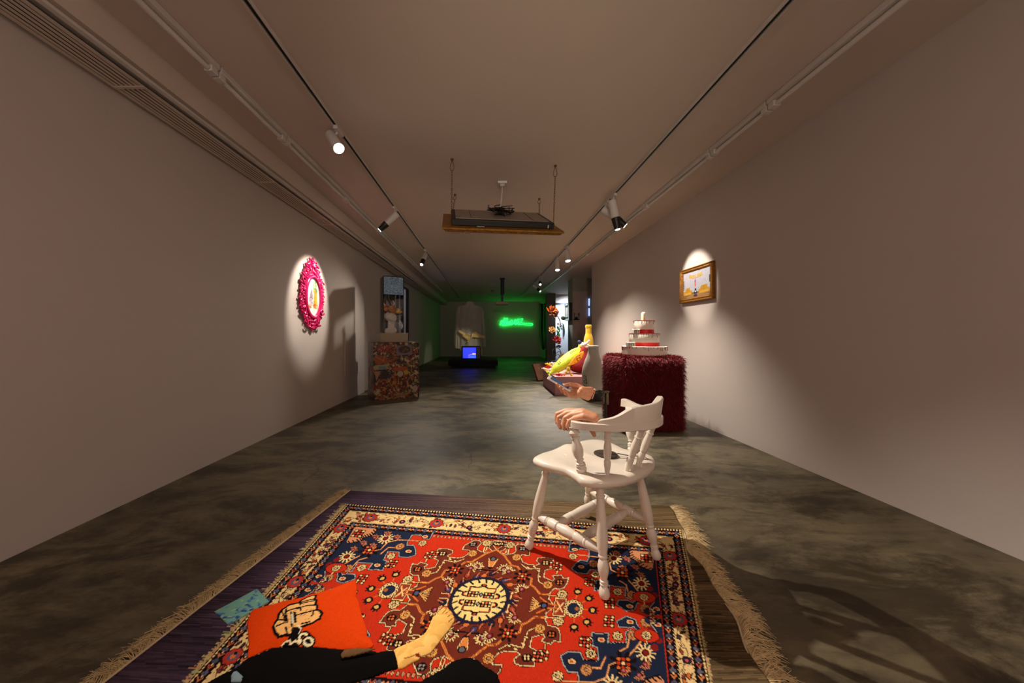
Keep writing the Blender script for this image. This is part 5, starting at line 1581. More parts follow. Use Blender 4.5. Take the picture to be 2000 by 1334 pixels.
cloth('sleeve', [(X_(897), Zz(598)), (X_(892), Zz(603)), (X_(890), Zz(630)), (X_(888), Zz(655)), (X_(888.5), Zz(680))],
      [(X_(903), Zz(598)), (X_(901), Zz(606)), (X_(899), Zz(630)), (X_(898), Zz(655)), (X_(899), Zz(681))], M_sheer, .10, .02, 2, sh)
cloth('sleeve', [(X_(936), Zz(599)), (X_(938), Zz(606)), (X_(940), Zz(630)), (X_(942), Zz(655)), (X_(942), Zz(676))],
      [(X_(941), Zz(600)), (X_(944), Zz(606)), (X_(946), Zz(630)), (X_(948), Zz(655)), (X_(949), Zz(678))], M_sheer, .10, .02, 4, sh)
for s in (-1, 1):
    MB().prism([(X_(918), Zz(589)), (X_(918 + s * 6.5), Zz(590.5)), (X_(918 + s * 7), Zz(600)), (X_(918 + s * 2.2), Zz(604)), (X_(918), Zz(597))][::s], lambda a, b, h: Vector((a, sy - .17 + h, b)), .02).build('collar', mat('collar_cloth', (190, 178, 170), .9), sh, smooth=False)
MB().box((X_(918.5), sy - .168, Zz(643)), (.035, .012, 1.55)).build('button_placket', M_sheer, sh, smooth=False)
MB().lathe((X_(919), sy, Zz(596)), (X_(919), sy, Zz(589)), [(0, .03), (.6, .085), (1, .09)], 16).build('neck_filler', mat('dark_red_hanger', (60, 16, 12), .6), sh)
MB().tube([(X_(919), sy, Zz(590)), (X_(919), sy, ZC)], .004, 6).build('hanging_wire', M_dark, sh)
# pair of hands
def smallhand(cx, cy, s, flip, tilt, label):
    cps = []
    Y0 = 11.97
    def q(a, b, c=0): 
        x = a * math.cos(tilt) - b * math.sin(tilt); z = a * math.sin(tilt) + b * math.cos(tilt)
        return P(cx, cy, Y0) + Vector((flip * x * s, c * s, z * s))
    for b in (-.03, -.01, .012, .03):
        cps.append((q(-.09, b * .8), .020 * s, q(0, b), .017 * s))
    cps.append((q(-.20, 0), .026 * s, q(-.09, 0), .027 * s)); cps.append((q(-.2, .012), .024 * s, q(-.09, .014), .024 * s))
    for i, b in enumerate((-.033, -.011, .011, .032)):
        cps.append((q(0, b), .0115 * s, q(.04, b * 1.15, -.006 * i), .010 * s)); cps.append((q(.04, b * 1.15, -.006 * i), .010 * s, q(.062, b * 1.1 - .022, -.02), .009 * s)); cps.append((q(.062, b * 1.1 - .022, -.02), .009 * s, q(.05, b - .042, -.03), .008 * s))
    cps.append((q(-.06, .03, -.01), .017 * s, q(-.02, .062, -.025), .012 * s)); cps.append((q(-.02, .062, -.025), .012 * s, q(.02, .058, -.035), .009 * s))
    t = empty('gesturing_hand', P(cx, cy, Y0), label, 'hand')
    mesh_obj('hand_body', capsule_body(cps, .006, 3), mat('pale_skin', (226, 196, 130), .6, var=.06), t)
    return t
smallhand(913, 659, 1.8, 1, -.62, 'left yellowish hand of the pair floating before the sheer shirt')
smallhand(927, 655, 1.7, -1, .20, 'right paler hand of the pair floating before the sheer shirt')
lamp('AREA', (-.5, 10.3, 2.6), 1.1, (1, .8, .5), .1, aim=(-.5, 11.2, 1.0), name='hand_fill') if False else None
# neon writing
def nz_(a, b): return P(960 + a / 20, 600 + b / 20, YF - .07)
neon = empty('neon_sign', nz_(900, 700), 'green neon handwriting sign glowing on the far wall', 'neon sign')
M_neon = mat('green_neon_tube', (20, 255, 90), .3, emis=(20, 255, 80), estr=10)
st = [[(345, 590), (370, 540), (430, 520), (440, 560), (400, 640), (350, 700), (330, 660), (390, 600), (450, 560), (480, 500), (500, 440), (520, 430), (525, 480), (490, 600), (450, 700), (480, 640), (530, 560), (580, 470), (600, 425), (620, 440), (615, 500), (570, 620), (545, 700), (590, 620), (630, 560), (640, 600), (620, 690), (660, 690), (720, 610), (700, 560), (670, 600), (700, 680), (760, 670), (820, 590), (800, 500), (760, 520), (750, 600), (790, 680), (860, 640), (930, 550), (960, 480), (910, 500), (890, 600), (930, 680), (1000, 640), (1050, 560), (1030, 510), (980, 540), (960, 620), (1010, 650), (1080, 560)],
      [(1020, 465), (1120, 470), (1200, 450), (1215, 480), (1150, 560), (1080, 650), (1060, 690), (1150, 670), (1300, 690), (1450, 705), (1570, 705), (1610, 675), (1580, 640), (1450, 632), (1280, 630), (1170, 600)],
      [(400, 700), (440, 715), (530, 710), (600, 690)]]
for s in st: MB().tube(crom([nz_(a, b) for a, b in s], 4), .0075, 8).build('neon_tube', M_neon, neon)
MB().box(nz_(900, 640) + Vector((0, .05, 0)), (.22, .03, .05)).build('transformer', M_white, neon)
# projector and smoke detector
pj = empty('ceiling_projector', P(981, 590, 9.6), 'small projector hanging from the far ceiling near the neon sign', 'projector')
pc = P(980.5, 592.5, 9.6)
MB().box(pc, (.36, .28, .085)).build('projector_body', mat('tan_projector_case', (150, 128, 110), .5), pj, bevel=.012)
MB().lathe(pc + Vector((-.09, .14, 0)), pc + Vector((-.09, .16, 0)), [(0, .03), (1, .027)], 16).build('lens', M_black, pj)
MB().lathe((pc.x + .01, 9.6, pc.z + .04), (pc.x + .01, 9.6, ZC), [(0, .03), (.3, .03), (.31, .055), (.95, .055), (.96, .08), (1, .08)], 16).build('mount', M_black, pj)
sdp = P(962, 566.5, 12.1); thing(MB().lathe((sdp.x, 12.1, ZC - .05), (sdp.x, 12.1, ZC), [(0, .045), (.5, .065), (1, .075)], 20), 'smoke_detector', mat('grey_detector', (110, 104, 96), .5), 'small round smoke detector on the far ceiling left of the projector', 'smoke detector')

# ================================================================ TILTED CEILING SCREEN
ct = Vector((.128, 3.40, 2.205)); rot = Matrix.Rotation(R(6.5), 3, 'Z') @ Matrix.Rotation(R(28.5), 3, 'X') 
sc = empty('hanging_framed_screen', ct, 'gold framed screen hanging tilted on chains below the ceiling', 'framed screen')
def T_(x, y, z): return ct + rot @ Vector((x, y, z))
hw, hd_ = .575, .40
moulding(MB(), (-hw + .10, -hd_ + .10, hw - .10, hd_ - .10), (-hw, -hd_, hw, hd_), [(0, .008), (0, .020), (.9, .027), (1, .027), (1, -.005), (.7, -.022), (.45, -.026), (.25, -.014), (.12, .0), (0, .004)], lambda a, b, h: T_(a, b, h)).build('picture_frame', M_gold, sc, auto=25)
mb = MB()
for k in range(64):
    x = -hw + .03 + k * (2 * hw - .06) / 63
    for y in (-hd_ + .012, hd_ - .012): mb.ball(T_(x, y * .965, -.012), .008, 8, 6)
mb.build('beaded_edge', M_gold, sc, kind='stuff')
mb = MB().box(T_(0, 0, .055), (.98, .66, .055), rot)
mb.build('screen_housing', mat('black_screen_case', (16, 13, 12), .5), sc, bevel=.006)
mb = MB().box(T_(0, .01, .085), (.90, .55, .006), rot)
mb.build('back_plate', mat('grey_back_plate', (140, 126, 116), .5, .3), sc)
for x in (-.30, .30): MB().box(T_(x, 0, .089), (.004, .5, .004), rot).build('seam', M_dark, sc, smooth=False)
MB().box(T_(-.22, -.36, .031), (.07, .03, .002), rot).build('paper_sticker', M_white, sc, smooth=False)
MB().box(T_(.43, -.333, .05), (.008, .004, .03), rot).build('white_tab', M_white, sc, smooth=False)
r_ = random.Random(17)
MB().box(T_(.0, .02, .125), (.10, .05, .07), rot).build('power_adapter', M_black, sc, bevel=.004)
for k in range(7):
    pts = [T_(r_.uniform(-.13, .13) , r_.uniform(-.14, .05), .10 + r_.uniform(0, .09)) for j in range(6)]
    MB().tube(crom(pts, 6), .0045, 6).build('cable_loop', M_black, sc)
# chains
anchors = [((-.324, 3.10), (-.49, -.24)), ((.679, 3.22), (.51, -.24)), ((-.372, 3.88), (-.475, .30)), ((.645, 4.00), (.50, .30))]
M_chain = mat('rusty_chain_metal', (110, 78, 44), .5, .7, var=.3, scale=60)
def link(mb, c, d, up, L, w, r):
    s = d.cross(up).normalized() if d.cross(up).length > 1e-4 else Vector((1, 0, 0))
    pts = []
    for k in range(12):
        a = 2 * PI * k / 12
        pts.append(c + d * (L * math.sin(a)) + s * (w * math.cos(a)))
    mb.tube(pts, r, 5, closed=True)
for i, (a, b) in enumerate(anchors):
    top = Vector((a[0], a[1], ZC - .012)); bot = T_(b[0], b[1], .03)
    d = (bot - top).normalized()
    names = ['front left', 'front right', 'rear left', 'rear right']
    ch = empty('hanging_chain', top, names[i] + ' chain holding the tilted gold framed screen to the ceiling', 'chain')
    MB().lathe((a[0], a[1], ZC), (a[0], a[1], ZC - .018), [(0, .014), (.6, .014), (1, .006)], 12).build('ceiling_hook', M_chain, ch)
    mb = MB(); pts = []
    for k in range(16):
        t = 2 * PI * k / 16
        pts.append(top + d * (.055 - .045 * math.cos(t)) + Vector((1, 0, 0)) * (.014 * math.sin(t) * (1.2 - .5 * math.cos(t))))
    mb.tube(pts, .0028, 6, closed=True); mb.build('carabiner', M_chain, ch)
    mb = MB(); p = top + d * .105; Lc = (bot - p).length; n = int(Lc / .021)
    for k in range(n + 1):
        link(mb, p + d * (Lc * k / max(n, 1)), d, Vector((1, .2, 0)) if k % 2 else Vector((-.2, 1, 0)), .0135, .0062, .0019)
    mb.build('chain_links', M_chain, ch, kind='stuff')
so = Vector((.173, 3.57, ZC))
pw = empty('ceiling_socket', so, 'white ceiling socket with cord above the hanging screen', 'socket')
MB().box(so + Vector((0, 0, -.012)), (.10, .07, .024)).build('socket_plate', M_white, pw, bevel=.005)
MB().box(so + Vector((.0, 0, -.038)), (.05, .04, .03)).build('plug', mat('dull_white_plug', (176, 168, 160), .5), pw, bevel=.004)
MB().tube(crom([so + Vector((0, 0, -.05)), so + Vector((-.01, -.0, -.2)), so + Vector((-.05, -.05, -.42)), T_(.03, .05, .11)], 8), .0045, 8).build('white_cord', M_white, pw)

# ================================================================ PINK PLINTH AND PLUSH TOYS
thing(MB().box((1.85, 6.36, .162), (1.29, 1.22, .324)), 'low_pink_plinth', M_pink, 'low pink plinth carrying the plush toys by the right wall', 'plinth', smooth=False, bevel=.003)
thing(MB().box((2.19, 6.59, .416), (.61, .76, .182)), 'raised_pink_step', M_pink, 'raised pink step on the plinth behind the grey bottle cushion', 'plinth step', smooth=False, bevel=.003)
def plush(mb, axis, radii, flat=1.0, n=28, wr=.0, seed=0):
    pts = crom(axis, 8); m = len(pts)
    rr_ = crom([(r, 0, 0) for r in radii], 8) if len(radii) == len(axis) else None
    vs = []; fs = []
    px = None
    for i, p in enumerate(pts):
        d = (pts[min(i + 1, m - 1)] - pts[max(i - 1, 0)]).normalized()
        if px is None: px = frame(d)[0]
        px = (px - d * px.dot(d)).normalized(); py = d.cross(px)
        r = max(.002, rr_[i].x)
        for k in range(n):
            a = 2 * PI * k / n
            q = r * (1 + wr * math.sin(a * 5 + i * .7 + seed) * math.sin(i * .9 + a * 2))
            vs.append(p + px * (q * math.cos(a)) + py * (q * flat * math.sin(a)))
    for i in range(m - 1):
        for k in range(n): fs.append((i * n + k, i * n + (k + 1) % n, (i + 1) * n + (k + 1) % n, (i + 1) * n + k))
    fs.append(tuple(range(n))[::-1]); fs.append(tuple((m - 1) * n + k for k in range(n)))
    return mb.add(vs, fs)
# yellow bottle
yb_ = empty('yellow_bottle_cushion', (2.02, 6.55, .51), 'yellow plush bottle cushion standing at the back of the pink plinth', 'cushion')
M_yel = mat('yellow_plush', (214, 174, 10), .85, var=.08, scale=30, bump=.5, bscale=120, sheen=.4)
X0 = (1149.5 - VX) / FPX * 6.55
plush(MB(), [(X0, 6.55, .512), (X0, 6.55, .56), (X0, 6.55, .75), (X0, 6.55, .95), (X0, 6.55, 1.03), (X0, 6.55, 1.09), (X0, 6.55, 1.17), (X0, 6.55, 1.20)], [.06, .092, .096, .090, .075, .058, .056, .054], wr=.02).build('bottle_body', M_yel, yb_)
MB().lathe((X0, 6.55, 1.195), (X0, 6.55, 1.262), [(0, .058), (.2, .064), (.8, .062), (1, .045)], 24).build('bottle_cap', M_yel, yb_)
# grey white bottle
gy = 5.36; gx = (1158 - VX) / FPX * gy
thing(MB().lathe((gx - .0, gy, 0), (gx - .0, gy, .128), [(0, .165), (.06, .172), (.9, .172), (1, .165)], 40), 'black_drum_base', M_black, 'round black base under the grey bottle cushion', 'base')
gb = empty('grey_bottle_cushion', (gx, gy, .13), 'large pale grey plush bottle cushion on a round black base', 'cushion')
M_gry = mat('pale_grey_canvas', (186, 180, 168), .9, var=.03, bump=.15, bscale=40)
plush(MB(), [(gx, gy, .130), (gx, gy, .15), (gx, gy, .25), (gx - .003, gy, .45), (gx, gy, .60), (gx + .005, gy, .74), (gx + .006, gy, .83), (gx + .006, gy, .875), (gx + .006, gy, .885)], [.12, .163, .168, .168, .140, .094, .080, .084, .05], wr=.010, n=40).build('bottle_body', M_gry, gb)
MB().tube([(gx + .086 * math.cos(a) + .006, gy + .086 * math.sin(a), .862 + .004 * math.sin(5 * a)) for a in np.linspace(0, 2 * PI, 40, endpoint=False)], .006, 8, closed=True).build('neck_seam', M_gry, gb)
def on_bottle(ang, z):
    r = np.interp(z, [.15, .25, .45, .60], [.1655, .1705, .1705, .143]); a = R(ang)
    return Vector((gx + r * math.cos(a), gy + r * math.sin(a), z))
scr = [[(236, .36), (222, .40), (214, .39), (226, .35), (236, .33), (224, .32), (216, .30), (228, .28), (238, .29)], [(232, .40), (234, .34), (238, .27)], [(226, .22), (218, .24), (214, .22), (222, .20), (230, .19)], [(240, .21), (236, .24), (234, .20)]]
for s in scr: MB().tube(crom([on_bottle(a - 18, z) for a, z in s], 5), .0042, 6).build('green_script', mat('dark_green_ink', (24, 50, 34), .7), gb)
# long yellow packet leaning up
M_lime = mat('lime_yellow_satin', (196, 214, 6), .6, var=.08, scale=14, bump=.6, bscale=26, sheen=.2)
yl = empty('yellow_packet_cushion', P(1100, 720, 6.0), 'long bright yellow packet cushion leaning with its crimped end at the plinth corner', 'cushion')
A_ = P(1074, 730.5, 6.02); B_ = P(1134, 682, 6.45)
ax_ = [A_, A_.lerp(B_, .08), A_.lerp(B_, .2), A_.lerp(B_, .45), A_.lerp(B_, .75), A_.lerp(B_, .93), B_]
plush(MB(), ax_, [.01, .045, .095, .125, .120, .085, .02], .85, 36, wr=.035).build('packet_body', M_lime, yl)
dd = (B_ - A_).normalized(); nn = Vector((0, -1, 0)).cross(dd).normalized()
mb = MB()
for base, s in ((A_, -1), (B_, 1)):
    vs = []; fs = []
    for k in range(13):
        t = (k / 12 - .5) * .20
        for j, q in enumerate((0, .05)):
            pz = .007 * math.sin(k * 1.5)
            for th in (-.004, .004): vs.append(base + nn * t * (1 if j else .75) + dd * s * (q + .006 * math.sin(k * 2) * j - .01) + Vector((0, -1, 0)) * (pz + th))
    for k in range(12):
        o = k * 4
        for a, b in ((0, 2), (2, 3), (3, 1), (1, 0)): fs.append((o + a, o + b, o + 4 + b, o + 4 + a))
    fs.append((0, 1, 3, 2)); fs.append((48, 50, 51, 49)); mb.add(vs, fs)
mb.build('crimped_end', M_lime, yl, kind='stuff')
mb = MB()
for k, (t, o) in enumerate(((.70, .3), (.745, .42), (.79, .3), (.84, .4), (.30, -.1), (.34, .1))):
    c = A_.lerp(B_, t) + Vector((0, -.122, 0)) + nn * .045 * o
    c = A_.lerp(B_, t) + (Vector((0, -1, 0)) * .75 + nn * .62).normalized() * .122
    mb.tube([c - nn * .025 + dd * .01, c, c + nn * .02 - dd * .004], .005, 6)
mb.build('black_lettering', M_black, yl, kind='stuff')
# red bottle cushion
rc_ = empty('red_bottle_cushion', P(1125, 735, 6.0), 'dark red plush bottle cushion leaning behind an orange paper shaped patch', 'cushion')
M_redp = mat('red_velvet', (128, 2, 3), .9, var=.2, scale=10, sheen=.0, bump=.3, bscale=24)
A2 = P(1127, 722, 6.16); B2 = P(1141, 681, 6.42)
plush(MB(), [A2 + Vector((0, 0, -.02)), A2.lerp(B2, .1), A2.lerp(B2, .4), A2.lerp(B2, .7), A2.lerp(B2, .88), B2, B2.lerp(A2, -.05)], [.12, .155, .155, .125, .10, .09, .03], .8, 32, wr=.03).build('bottle_body', M_redp, rc_)
leaf = [(1111.5, 714), (1116, 707), (1122, 700), (1129, 694), (1137, 689.5), (1143.5, 686.5), (1143, 692), (1139, 699), (1132, 706), (1124, 711), (1117, 713.5)]
MB().prism([(P(a, b, 5.86).x, P(a, b, 5.86).z) for a, b in leaf], lambda x, z, h: Vector((x, 5.90 + (z - .5) * .35 - .03 + h, z)), .03).build('orange_leaf_patch', mat('orange_felt', (255, 160, 20), .85, var=.06), rc_, bevel=.008)
for a, b, l in ((1128, 698, 3.2), (1130, 700.5, 3.5), (1134, 695, 3), (1124, 704, 1.5)):
    p = P(a, b, 5.86); MB().tube([Vector((p.x - l * .004, 5.86 + (p.z - .5) * .35, p.z)), Vector((p.x + l * .004, 5.86 + (p.z - .5) * .35, p.z + .012))], .005, 6).build('patch_mark', mat('dark_red_felt', (120, 10, 10), .8), rc_)
# white hand tip, blue ball, egg
def ballthing(name, px, py, Y, r, m, label, cat, **k):
    return thing(MB().ball(P(px, py, Y), r, 18, 12), name, m, label, cat, **k)
wt = empty('white_plush_hand', P(1143, 672, 6.3), 'small white plush pointing hand on top of the red cushion', 'plush hand')
hand = [(P(1139, 674, 6.28), .036, P(1145, 671, 6.28), .034), (P(1145, 671, 6.28), .024, P(1151, 665, 6.28), .016), (P(1140, 671, 6.28), .02, P(1137.5, 669.5, 6.28), .014), (P(1146, 675, 6.26), .016, P(1150, 673.5, 6.25), .014), (P(1145, 678, 6.26), .016, P(1149, 677, 6.25), .013)]
mesh_obj('hand_body', capsule_body(hand, .005, 3), mat('white_plush', (226, 220, 214), .9), wt)
ballthing('blue_pompom', 1131.5, 668.5, 6.55, .042, mat('navy_pompom', (26, 30, 92), .7, bump=.4), 'dark blue ball on top of the pile of plush toys', 'ball')
thing(MB().ball((1.80, 6.62, .600), [.345, .07, .085], 24, 14, rot=Matrix.Rotation(-1.05, 3, 'Y')), 'white_oval_cushion', mat('white_plush', (226, 220, 214), .9), 'white oval cushion peeking out under the blue ball', 'cushion')
lg = empty('yellow_plush_legs', P(1108, 730, 5.85), 'pair of knotted yellow plush legs at the plinth edge', 'plush legs')
z_ = lambda a, b, Y=5.86: P(a, b, Y)
for pts in ([z_(1112, 715, 5.9), z_(1108, 722, 5.88), z_(1105, 729, 5.86), z_(1101, 733)], [z_(1112, 715, 5.9), z_(1111, 724, 5.86), z_(1114, 730, 5.85), z_(1118, 735, 5.85)]):
    MB().tube(crom(pts, 5), [.012 + .010 * math.sin(i * .55) ** 2 for i in range(16)], 10).build('plush_leg', M_yel, lg)
MB().ball(z_(1112, 714, 5.9), .024, 12, 8).build('knot', M_yel, lg)
# brown leaning board + tan leaf shape
thing(MB().box((1.33, 7.62, .20), (.50, .06, .40), Matrix.Rotation(.5, 3, 'Z') @ Matrix.Rotation(-.5, 3, 'X')), 'brown_board', mat('brown_wood_board', (92, 52, 30), .6, var=.3, scale=6), 'brown wooden board leaning beyond the pink plinth', 'board', smooth=False)
thing(MB().box((1.585, 7.46, .395), (.22, .02, .05), Matrix.Rotation(.35, 3, 'Y')), 'pale_wood_strip', mat('pale_wood', (200, 160, 130), .6, var=.1), 'pale wood strip at the foot of the metal flowers', 'strip', smooth=False)
thing(MB().prism([(P(a, b, 6.9).x, P(a, b, 6.9).z) for a, b in ((1090, 707), (1093, 699), (1097, 692), (1101, 690), (1101, 697), (1097, 706), (1096, 722), (1091, 722))], lambda x, z, h: Vector((x, 6.9 + h, z)), .03), 'mustard_fin', mat('mustard_felt', (130, 96, 22), .85), 'mustard felt leaf shape standing behind the yellow packet cushion', 'felt shape')
# small sweets at the plinth's far corner
r_ = random.Random(41); cols_ = [('red', (190, 16, 16)), ('white', (226, 214, 200)), ('yellow', (236, 180, 20)), ('cream', (226, 196, 160)), ('pink', (220, 120, 120))]
spots = [(1062, 720, 1), (1066, 722, 3), (1068, 716.5, 0), (1071, 719, 0), (1073, 713, 2), (1069, 711, 2), (1077, 715, 1), (1080, 712, 1), (1076, 720, 3), (1080, 719, 4), (1074, 723, 1), (1085, 710, 1), (1083, 715.5, 4), (1078, 709.5, 1), (1092, 733, 0), (1096, 730.5, 3), (1097, 734, 4), (1088, 731.5, 3)]
lbl = ['at the outer corner', 'by the plinth corner', 'in the middle of the sweets', 'beside its twin', 'topped with points', 'at the back edge', 'near the brown board', 'behind the others', 'close to the packet tip', 'under the packet', 'before the packet tip', 'farthest to the back', 'beside the lime packet', 'by the board edge', 'in front of the yellow packet', 'between packet and legs', 'touching the yellow legs', 'under the middle of the packet']
for k, (a, b, c) in enumerate(spots):
    Yc = min(6.85, (CAMH - .324 - .02) * FPX / (b - VY)) if b > 712 else 6.85; Yc = max(Yc, 5.84)
    p = P(a, b, Yc); p.z = max(p.z, .352); r0 = .026
    t = empty('wrapped_sweet', (p.x, p.y, .326), 'small %s wrapped plush sweet %s' % (cols_[c][0], lbl[k]), 'plush sweet', group='small plush sweets')
    mm = mat('felt_' + cols_[c][0], cols_[c][1], .8, var=.1)
    MB().ball(p, [r0 * 1.2, r0, r0], 12, 8, rot=Matrix.Rotation(r_.uniform(0, 3), 3, 'Z')).build('sweet_body', mm, t)
    for s in (-1, 1): MB().lathe(p + Vector((s * r0 * .9, 0, 0)), p + Vector((s * r0 * 1.9, 0, .004)), [(0, .006), (1, .018)], 8).build('twisted_end', mm, t)

# ================================================================ METAL FLOWERS
fy = 7.35
def F(px, py, Y=fy): return P(px, py, Y)
fs_ = empty('metal_flower_sculpture', F(1084, 702), 'tall metal flower stem sculpture with blossoms beyond the pink plinth', 'sculpture')
M_grn = mat('leaf_green', (40, 120, 50), .5, var=.2); M_stm = mat('blackened_steel', (16, 16, 18), .4, .6)
MB().tube(crom([F(1084, 700), F(1085, 690), F(1084, 672), F(1088, 655), F(1093, 645), F(1094, 630), F(1091, 621), F(1085, 613)], 8), .010, 8).build('main_stem', M_stm, fs_)
def blossom(px, py, r, col, seed, name, tilt=0.0, n=16, spiky=False, sp_col=None, Y=fy):
    c = F(px, py, Y); mb = MB(); rr2 = random.Random(seed)
    rot0 = Matrix.Rotation(tilt, 3, 'Y') @ Matrix.Rotation(1.0, 3, 'X')
    for k in range(n):
        lay = k / n; a = k * 2.399
        rad = r * (.25 + .6 * lay)
        d = rot0 @ Vector((math.cos(a) * rad, math.sin(a) * rad, r * .6 * (1 - lay)))
        q = Matrix.Rotation(a, 3, 'Z')
        sz = [r * (.10 if not spiky else .06), r * (.38 if not spiky else .14), r * (.42 if not spiky else .55)]
        mb.ball(c + d, sz, 10, 6, rot=rot0 @ q @ Matrix.Rotation(.5 + .5 * lay, 3, 'Y'))
    mb.build(name, mat(name + '_paint_%d' % seed, col, .5, var=.35, scale=18), fs_)
blossom(1080, 611, .125, (70, 8, 8), 1, 'dark_blossom', .5, 20)
blossom(1077, 610, .135, (255, 112, 24), 2, 'flame_petals', .5, 20, True)
blossom(1078, 645, .085, (206, 156, 92), 3, 'tan_blossom')
blossom(1087, 665, .105, (130, 14, 16), 4, 'red_blossom', .2, 20)
blossom(1090, 634, .035, (160, 40, 44), 5, 'pink_bud', 0, 8)
blossom(1091, 678, .055, (20, 44, 90), 6, 'blue_blossom', 0, 10)
mb = MB()
for px, py, rx in ((1090, 641, .05), (1097, 642, .035), (1091, 653, .06), (1096, 637, .03), (1089, 648, .04)):
    mb.ball(F(px, py), [rx * .45, .008, rx], 10, 6, rot=Matrix.Rotation(rnd.uniform(-1, 1), 3, 'Y'))
mb.build('leaf', M_grn, fs_)
MB().ball(F(1100, 621.5), [.055, .02, .045], 14, 9, rot=Matrix.Rotation(.4, 3, 'Y')).build('dark_leaf', mat('dark_green_enamel', (14, 40, 24), .5), fs_)
for px, py in ((1093, 634),): MB().tube(crom([F(px, py), F(1097, 632), F(1101, 633)], 5), .004, 6).build('side_stem', M_stm, fs_)
MB().tube(crom([F(1084, 655), F(1080, 650), F(1078, 647)], 5), .005, 6).build('side_stem', M_stm, fs_)
for s in ([(1084, 702), (1079, 690), (1081, 682), (1090, 680), (1096, 690), (1090, 700)], [(1080, 684), (1086, 690), (1092, 686), (1097, 694)], [(1082, 698), (1090, 692), (1095, 699)], [(1078, 686), (1081, 697), (1089, 702)], [(1088, 680), (1083, 676), (1080, 683), (1085, 695)]):
    MB().tube(crom([F(a, b, fy + rnd.uniform(-.08, .08)) for a, b in s], 6), .0065, 6).build('steel_wire', mat('blue_black_wire', (20, 30, 48), .4, .4), fs_)
MB().box(F(1086, 704.5) + Vector((0, 0, -.02)), (.22, .2, .03)).build('base_plate', M_stm, fs_)
_b = F(1086, 704.5).z - .035
thing(MB().box((F(1086, 704).x, fy, _b / 2), (.26, .24, _b)), 'dark_stand_block', mat('dark_block', (40, 34, 30), .7), 'dark block supporting the metal flowers beyond the plinth', 'stand', smooth=False)

# ================================================================ FAR RIGHT DETAILS
fb = empty('boxed_picture', (2.5, 9.80, 1.745), 'white framed document in a deep black box on the recess wall', 'framed picture')
y0_, y1_, za, zb = 9.55, 10.02, 1.49, 2.005
MB().box((2.455, (y0_ + y1_) / 2, (za + zb) / 2), (.09, y1_ - y0_, zb - za)).build('black_box', M_black, fb, smooth=False)
moulding(MB(), (y0_ + .06, za + .06, y1_ - .06, zb - .06), (y0_, za, y1_, zb), [(0, 0), (0, .014), (1, .014), (1, 0)], lambda a, b, h: Vector((2.41 - h, a, b))).build('white_frame', mat('white_frame_paint', (226, 232, 236), .4, var=.01), fb, smooth=False)
MB().box((2.405, (y0_ + y1_) / 2, (za + zb) / 2), (.008, y1_ - y0_ - .12, zb - za - .12)).build('dark_mount', mat('maroon_mount', (40, 20, 20), .6), fb, smooth=False)
MB().box((2.4, (y0_ + y1_) / 2, (za + zb) / 2 - .01), (.006, y1_ - y0_ - .22, zb - za - .22)).build('paper_sheet', mat('ivory_paper', (226, 222, 206), .6, var=.03), fb, smooth=False)
# pale boarded panel in the recess + two bright reflections built as glowing strips
struct(MB().box((P(1133.5, 600, 9.50).x, 9.505, (P(0, 569, 9.5).z + P(0, 661, 9.5).z) / 2), ((1148 - 1119) / FPX * 9.5, .012, (661 - 569) / FPX * 9.5)), 'trim_4', M_recess)
for i, (a, b) in enumerate(((583, 597), (602, 617))):
    p0, p1 = P(1151, a, 9.45), P(1151, b, 9.45)
    thing(MB().box((p0.x, 9.47, (p0.z + p1.z) / 2), (.028, .03, p0.z - p1.z)), 'wall_reflection_strip', mat('cool_reflection_glow', (190, 205, 255), .4, emis=(160, 185, 255), estr=1.6), ('upper' if i == 0 else 'lower') + ' thin bluish reflection in the right recess, made as a glowing strip', 'reflection strip', smooth=False)
# antler ornament
an = empty('antler_ornament', P(1126, 622, 9.3), 'small dark antler ornament on the recess wall', 'ornament')
an_ = lambda a, b: P(1050 + a / 16.68, 560 + b / 16.68, 9.42)
MB().ball(an_(1255, 1020), [.05, .03, .035], 14, 9).build('skull_mount', M_dark, an)
mb = MB()
for s in ([(1215, 1010), (1190, 960), (1195, 900), (1180, 850)], [(1195, 930), (1215, 880), (1210, 850)], [(1300, 1010), (1350, 970), (1345, 900), (1375, 850)], [(1350, 960), (1330, 900), (1310, 860)], [(1345, 930), (1375, 900)]):
    mb.tube(crom([an_(a, b) for a, b in s], 4), .006, 6)
mb.build('antlers', M_dark, an)
MB().box(P(1126, 622.5, 9.44) + Vector((0, .03, -.02)), (.16, .06, .03)).build('bracket', M_dark, an, smooth=False)
# black hair switch on hook in bright room
hs = empty('hair_switch', P(1100, 632, 13.9), 'long black ponytail hanging on the bright side room wall', 'hair piece')
hy = 13.95
plush(MB(), [P(1099, 632, hy), P(1100.5, 636, hy), P(1101.5, 645, hy), P(1101.5, 653, hy), P(1101.3, 658.5, hy)], [.015, .04, .055, .048, .008], .6, 18, wr=.05).build('hair_bundle', mat('black_hair', (12, 9, 8), .6), hs)
MB().tube(crom([P(1094, 634.5, hy), P(1097, 632, hy), P(1099.5, 632, hy)], 5), .010, 6).build('hook', M_stm, hs)
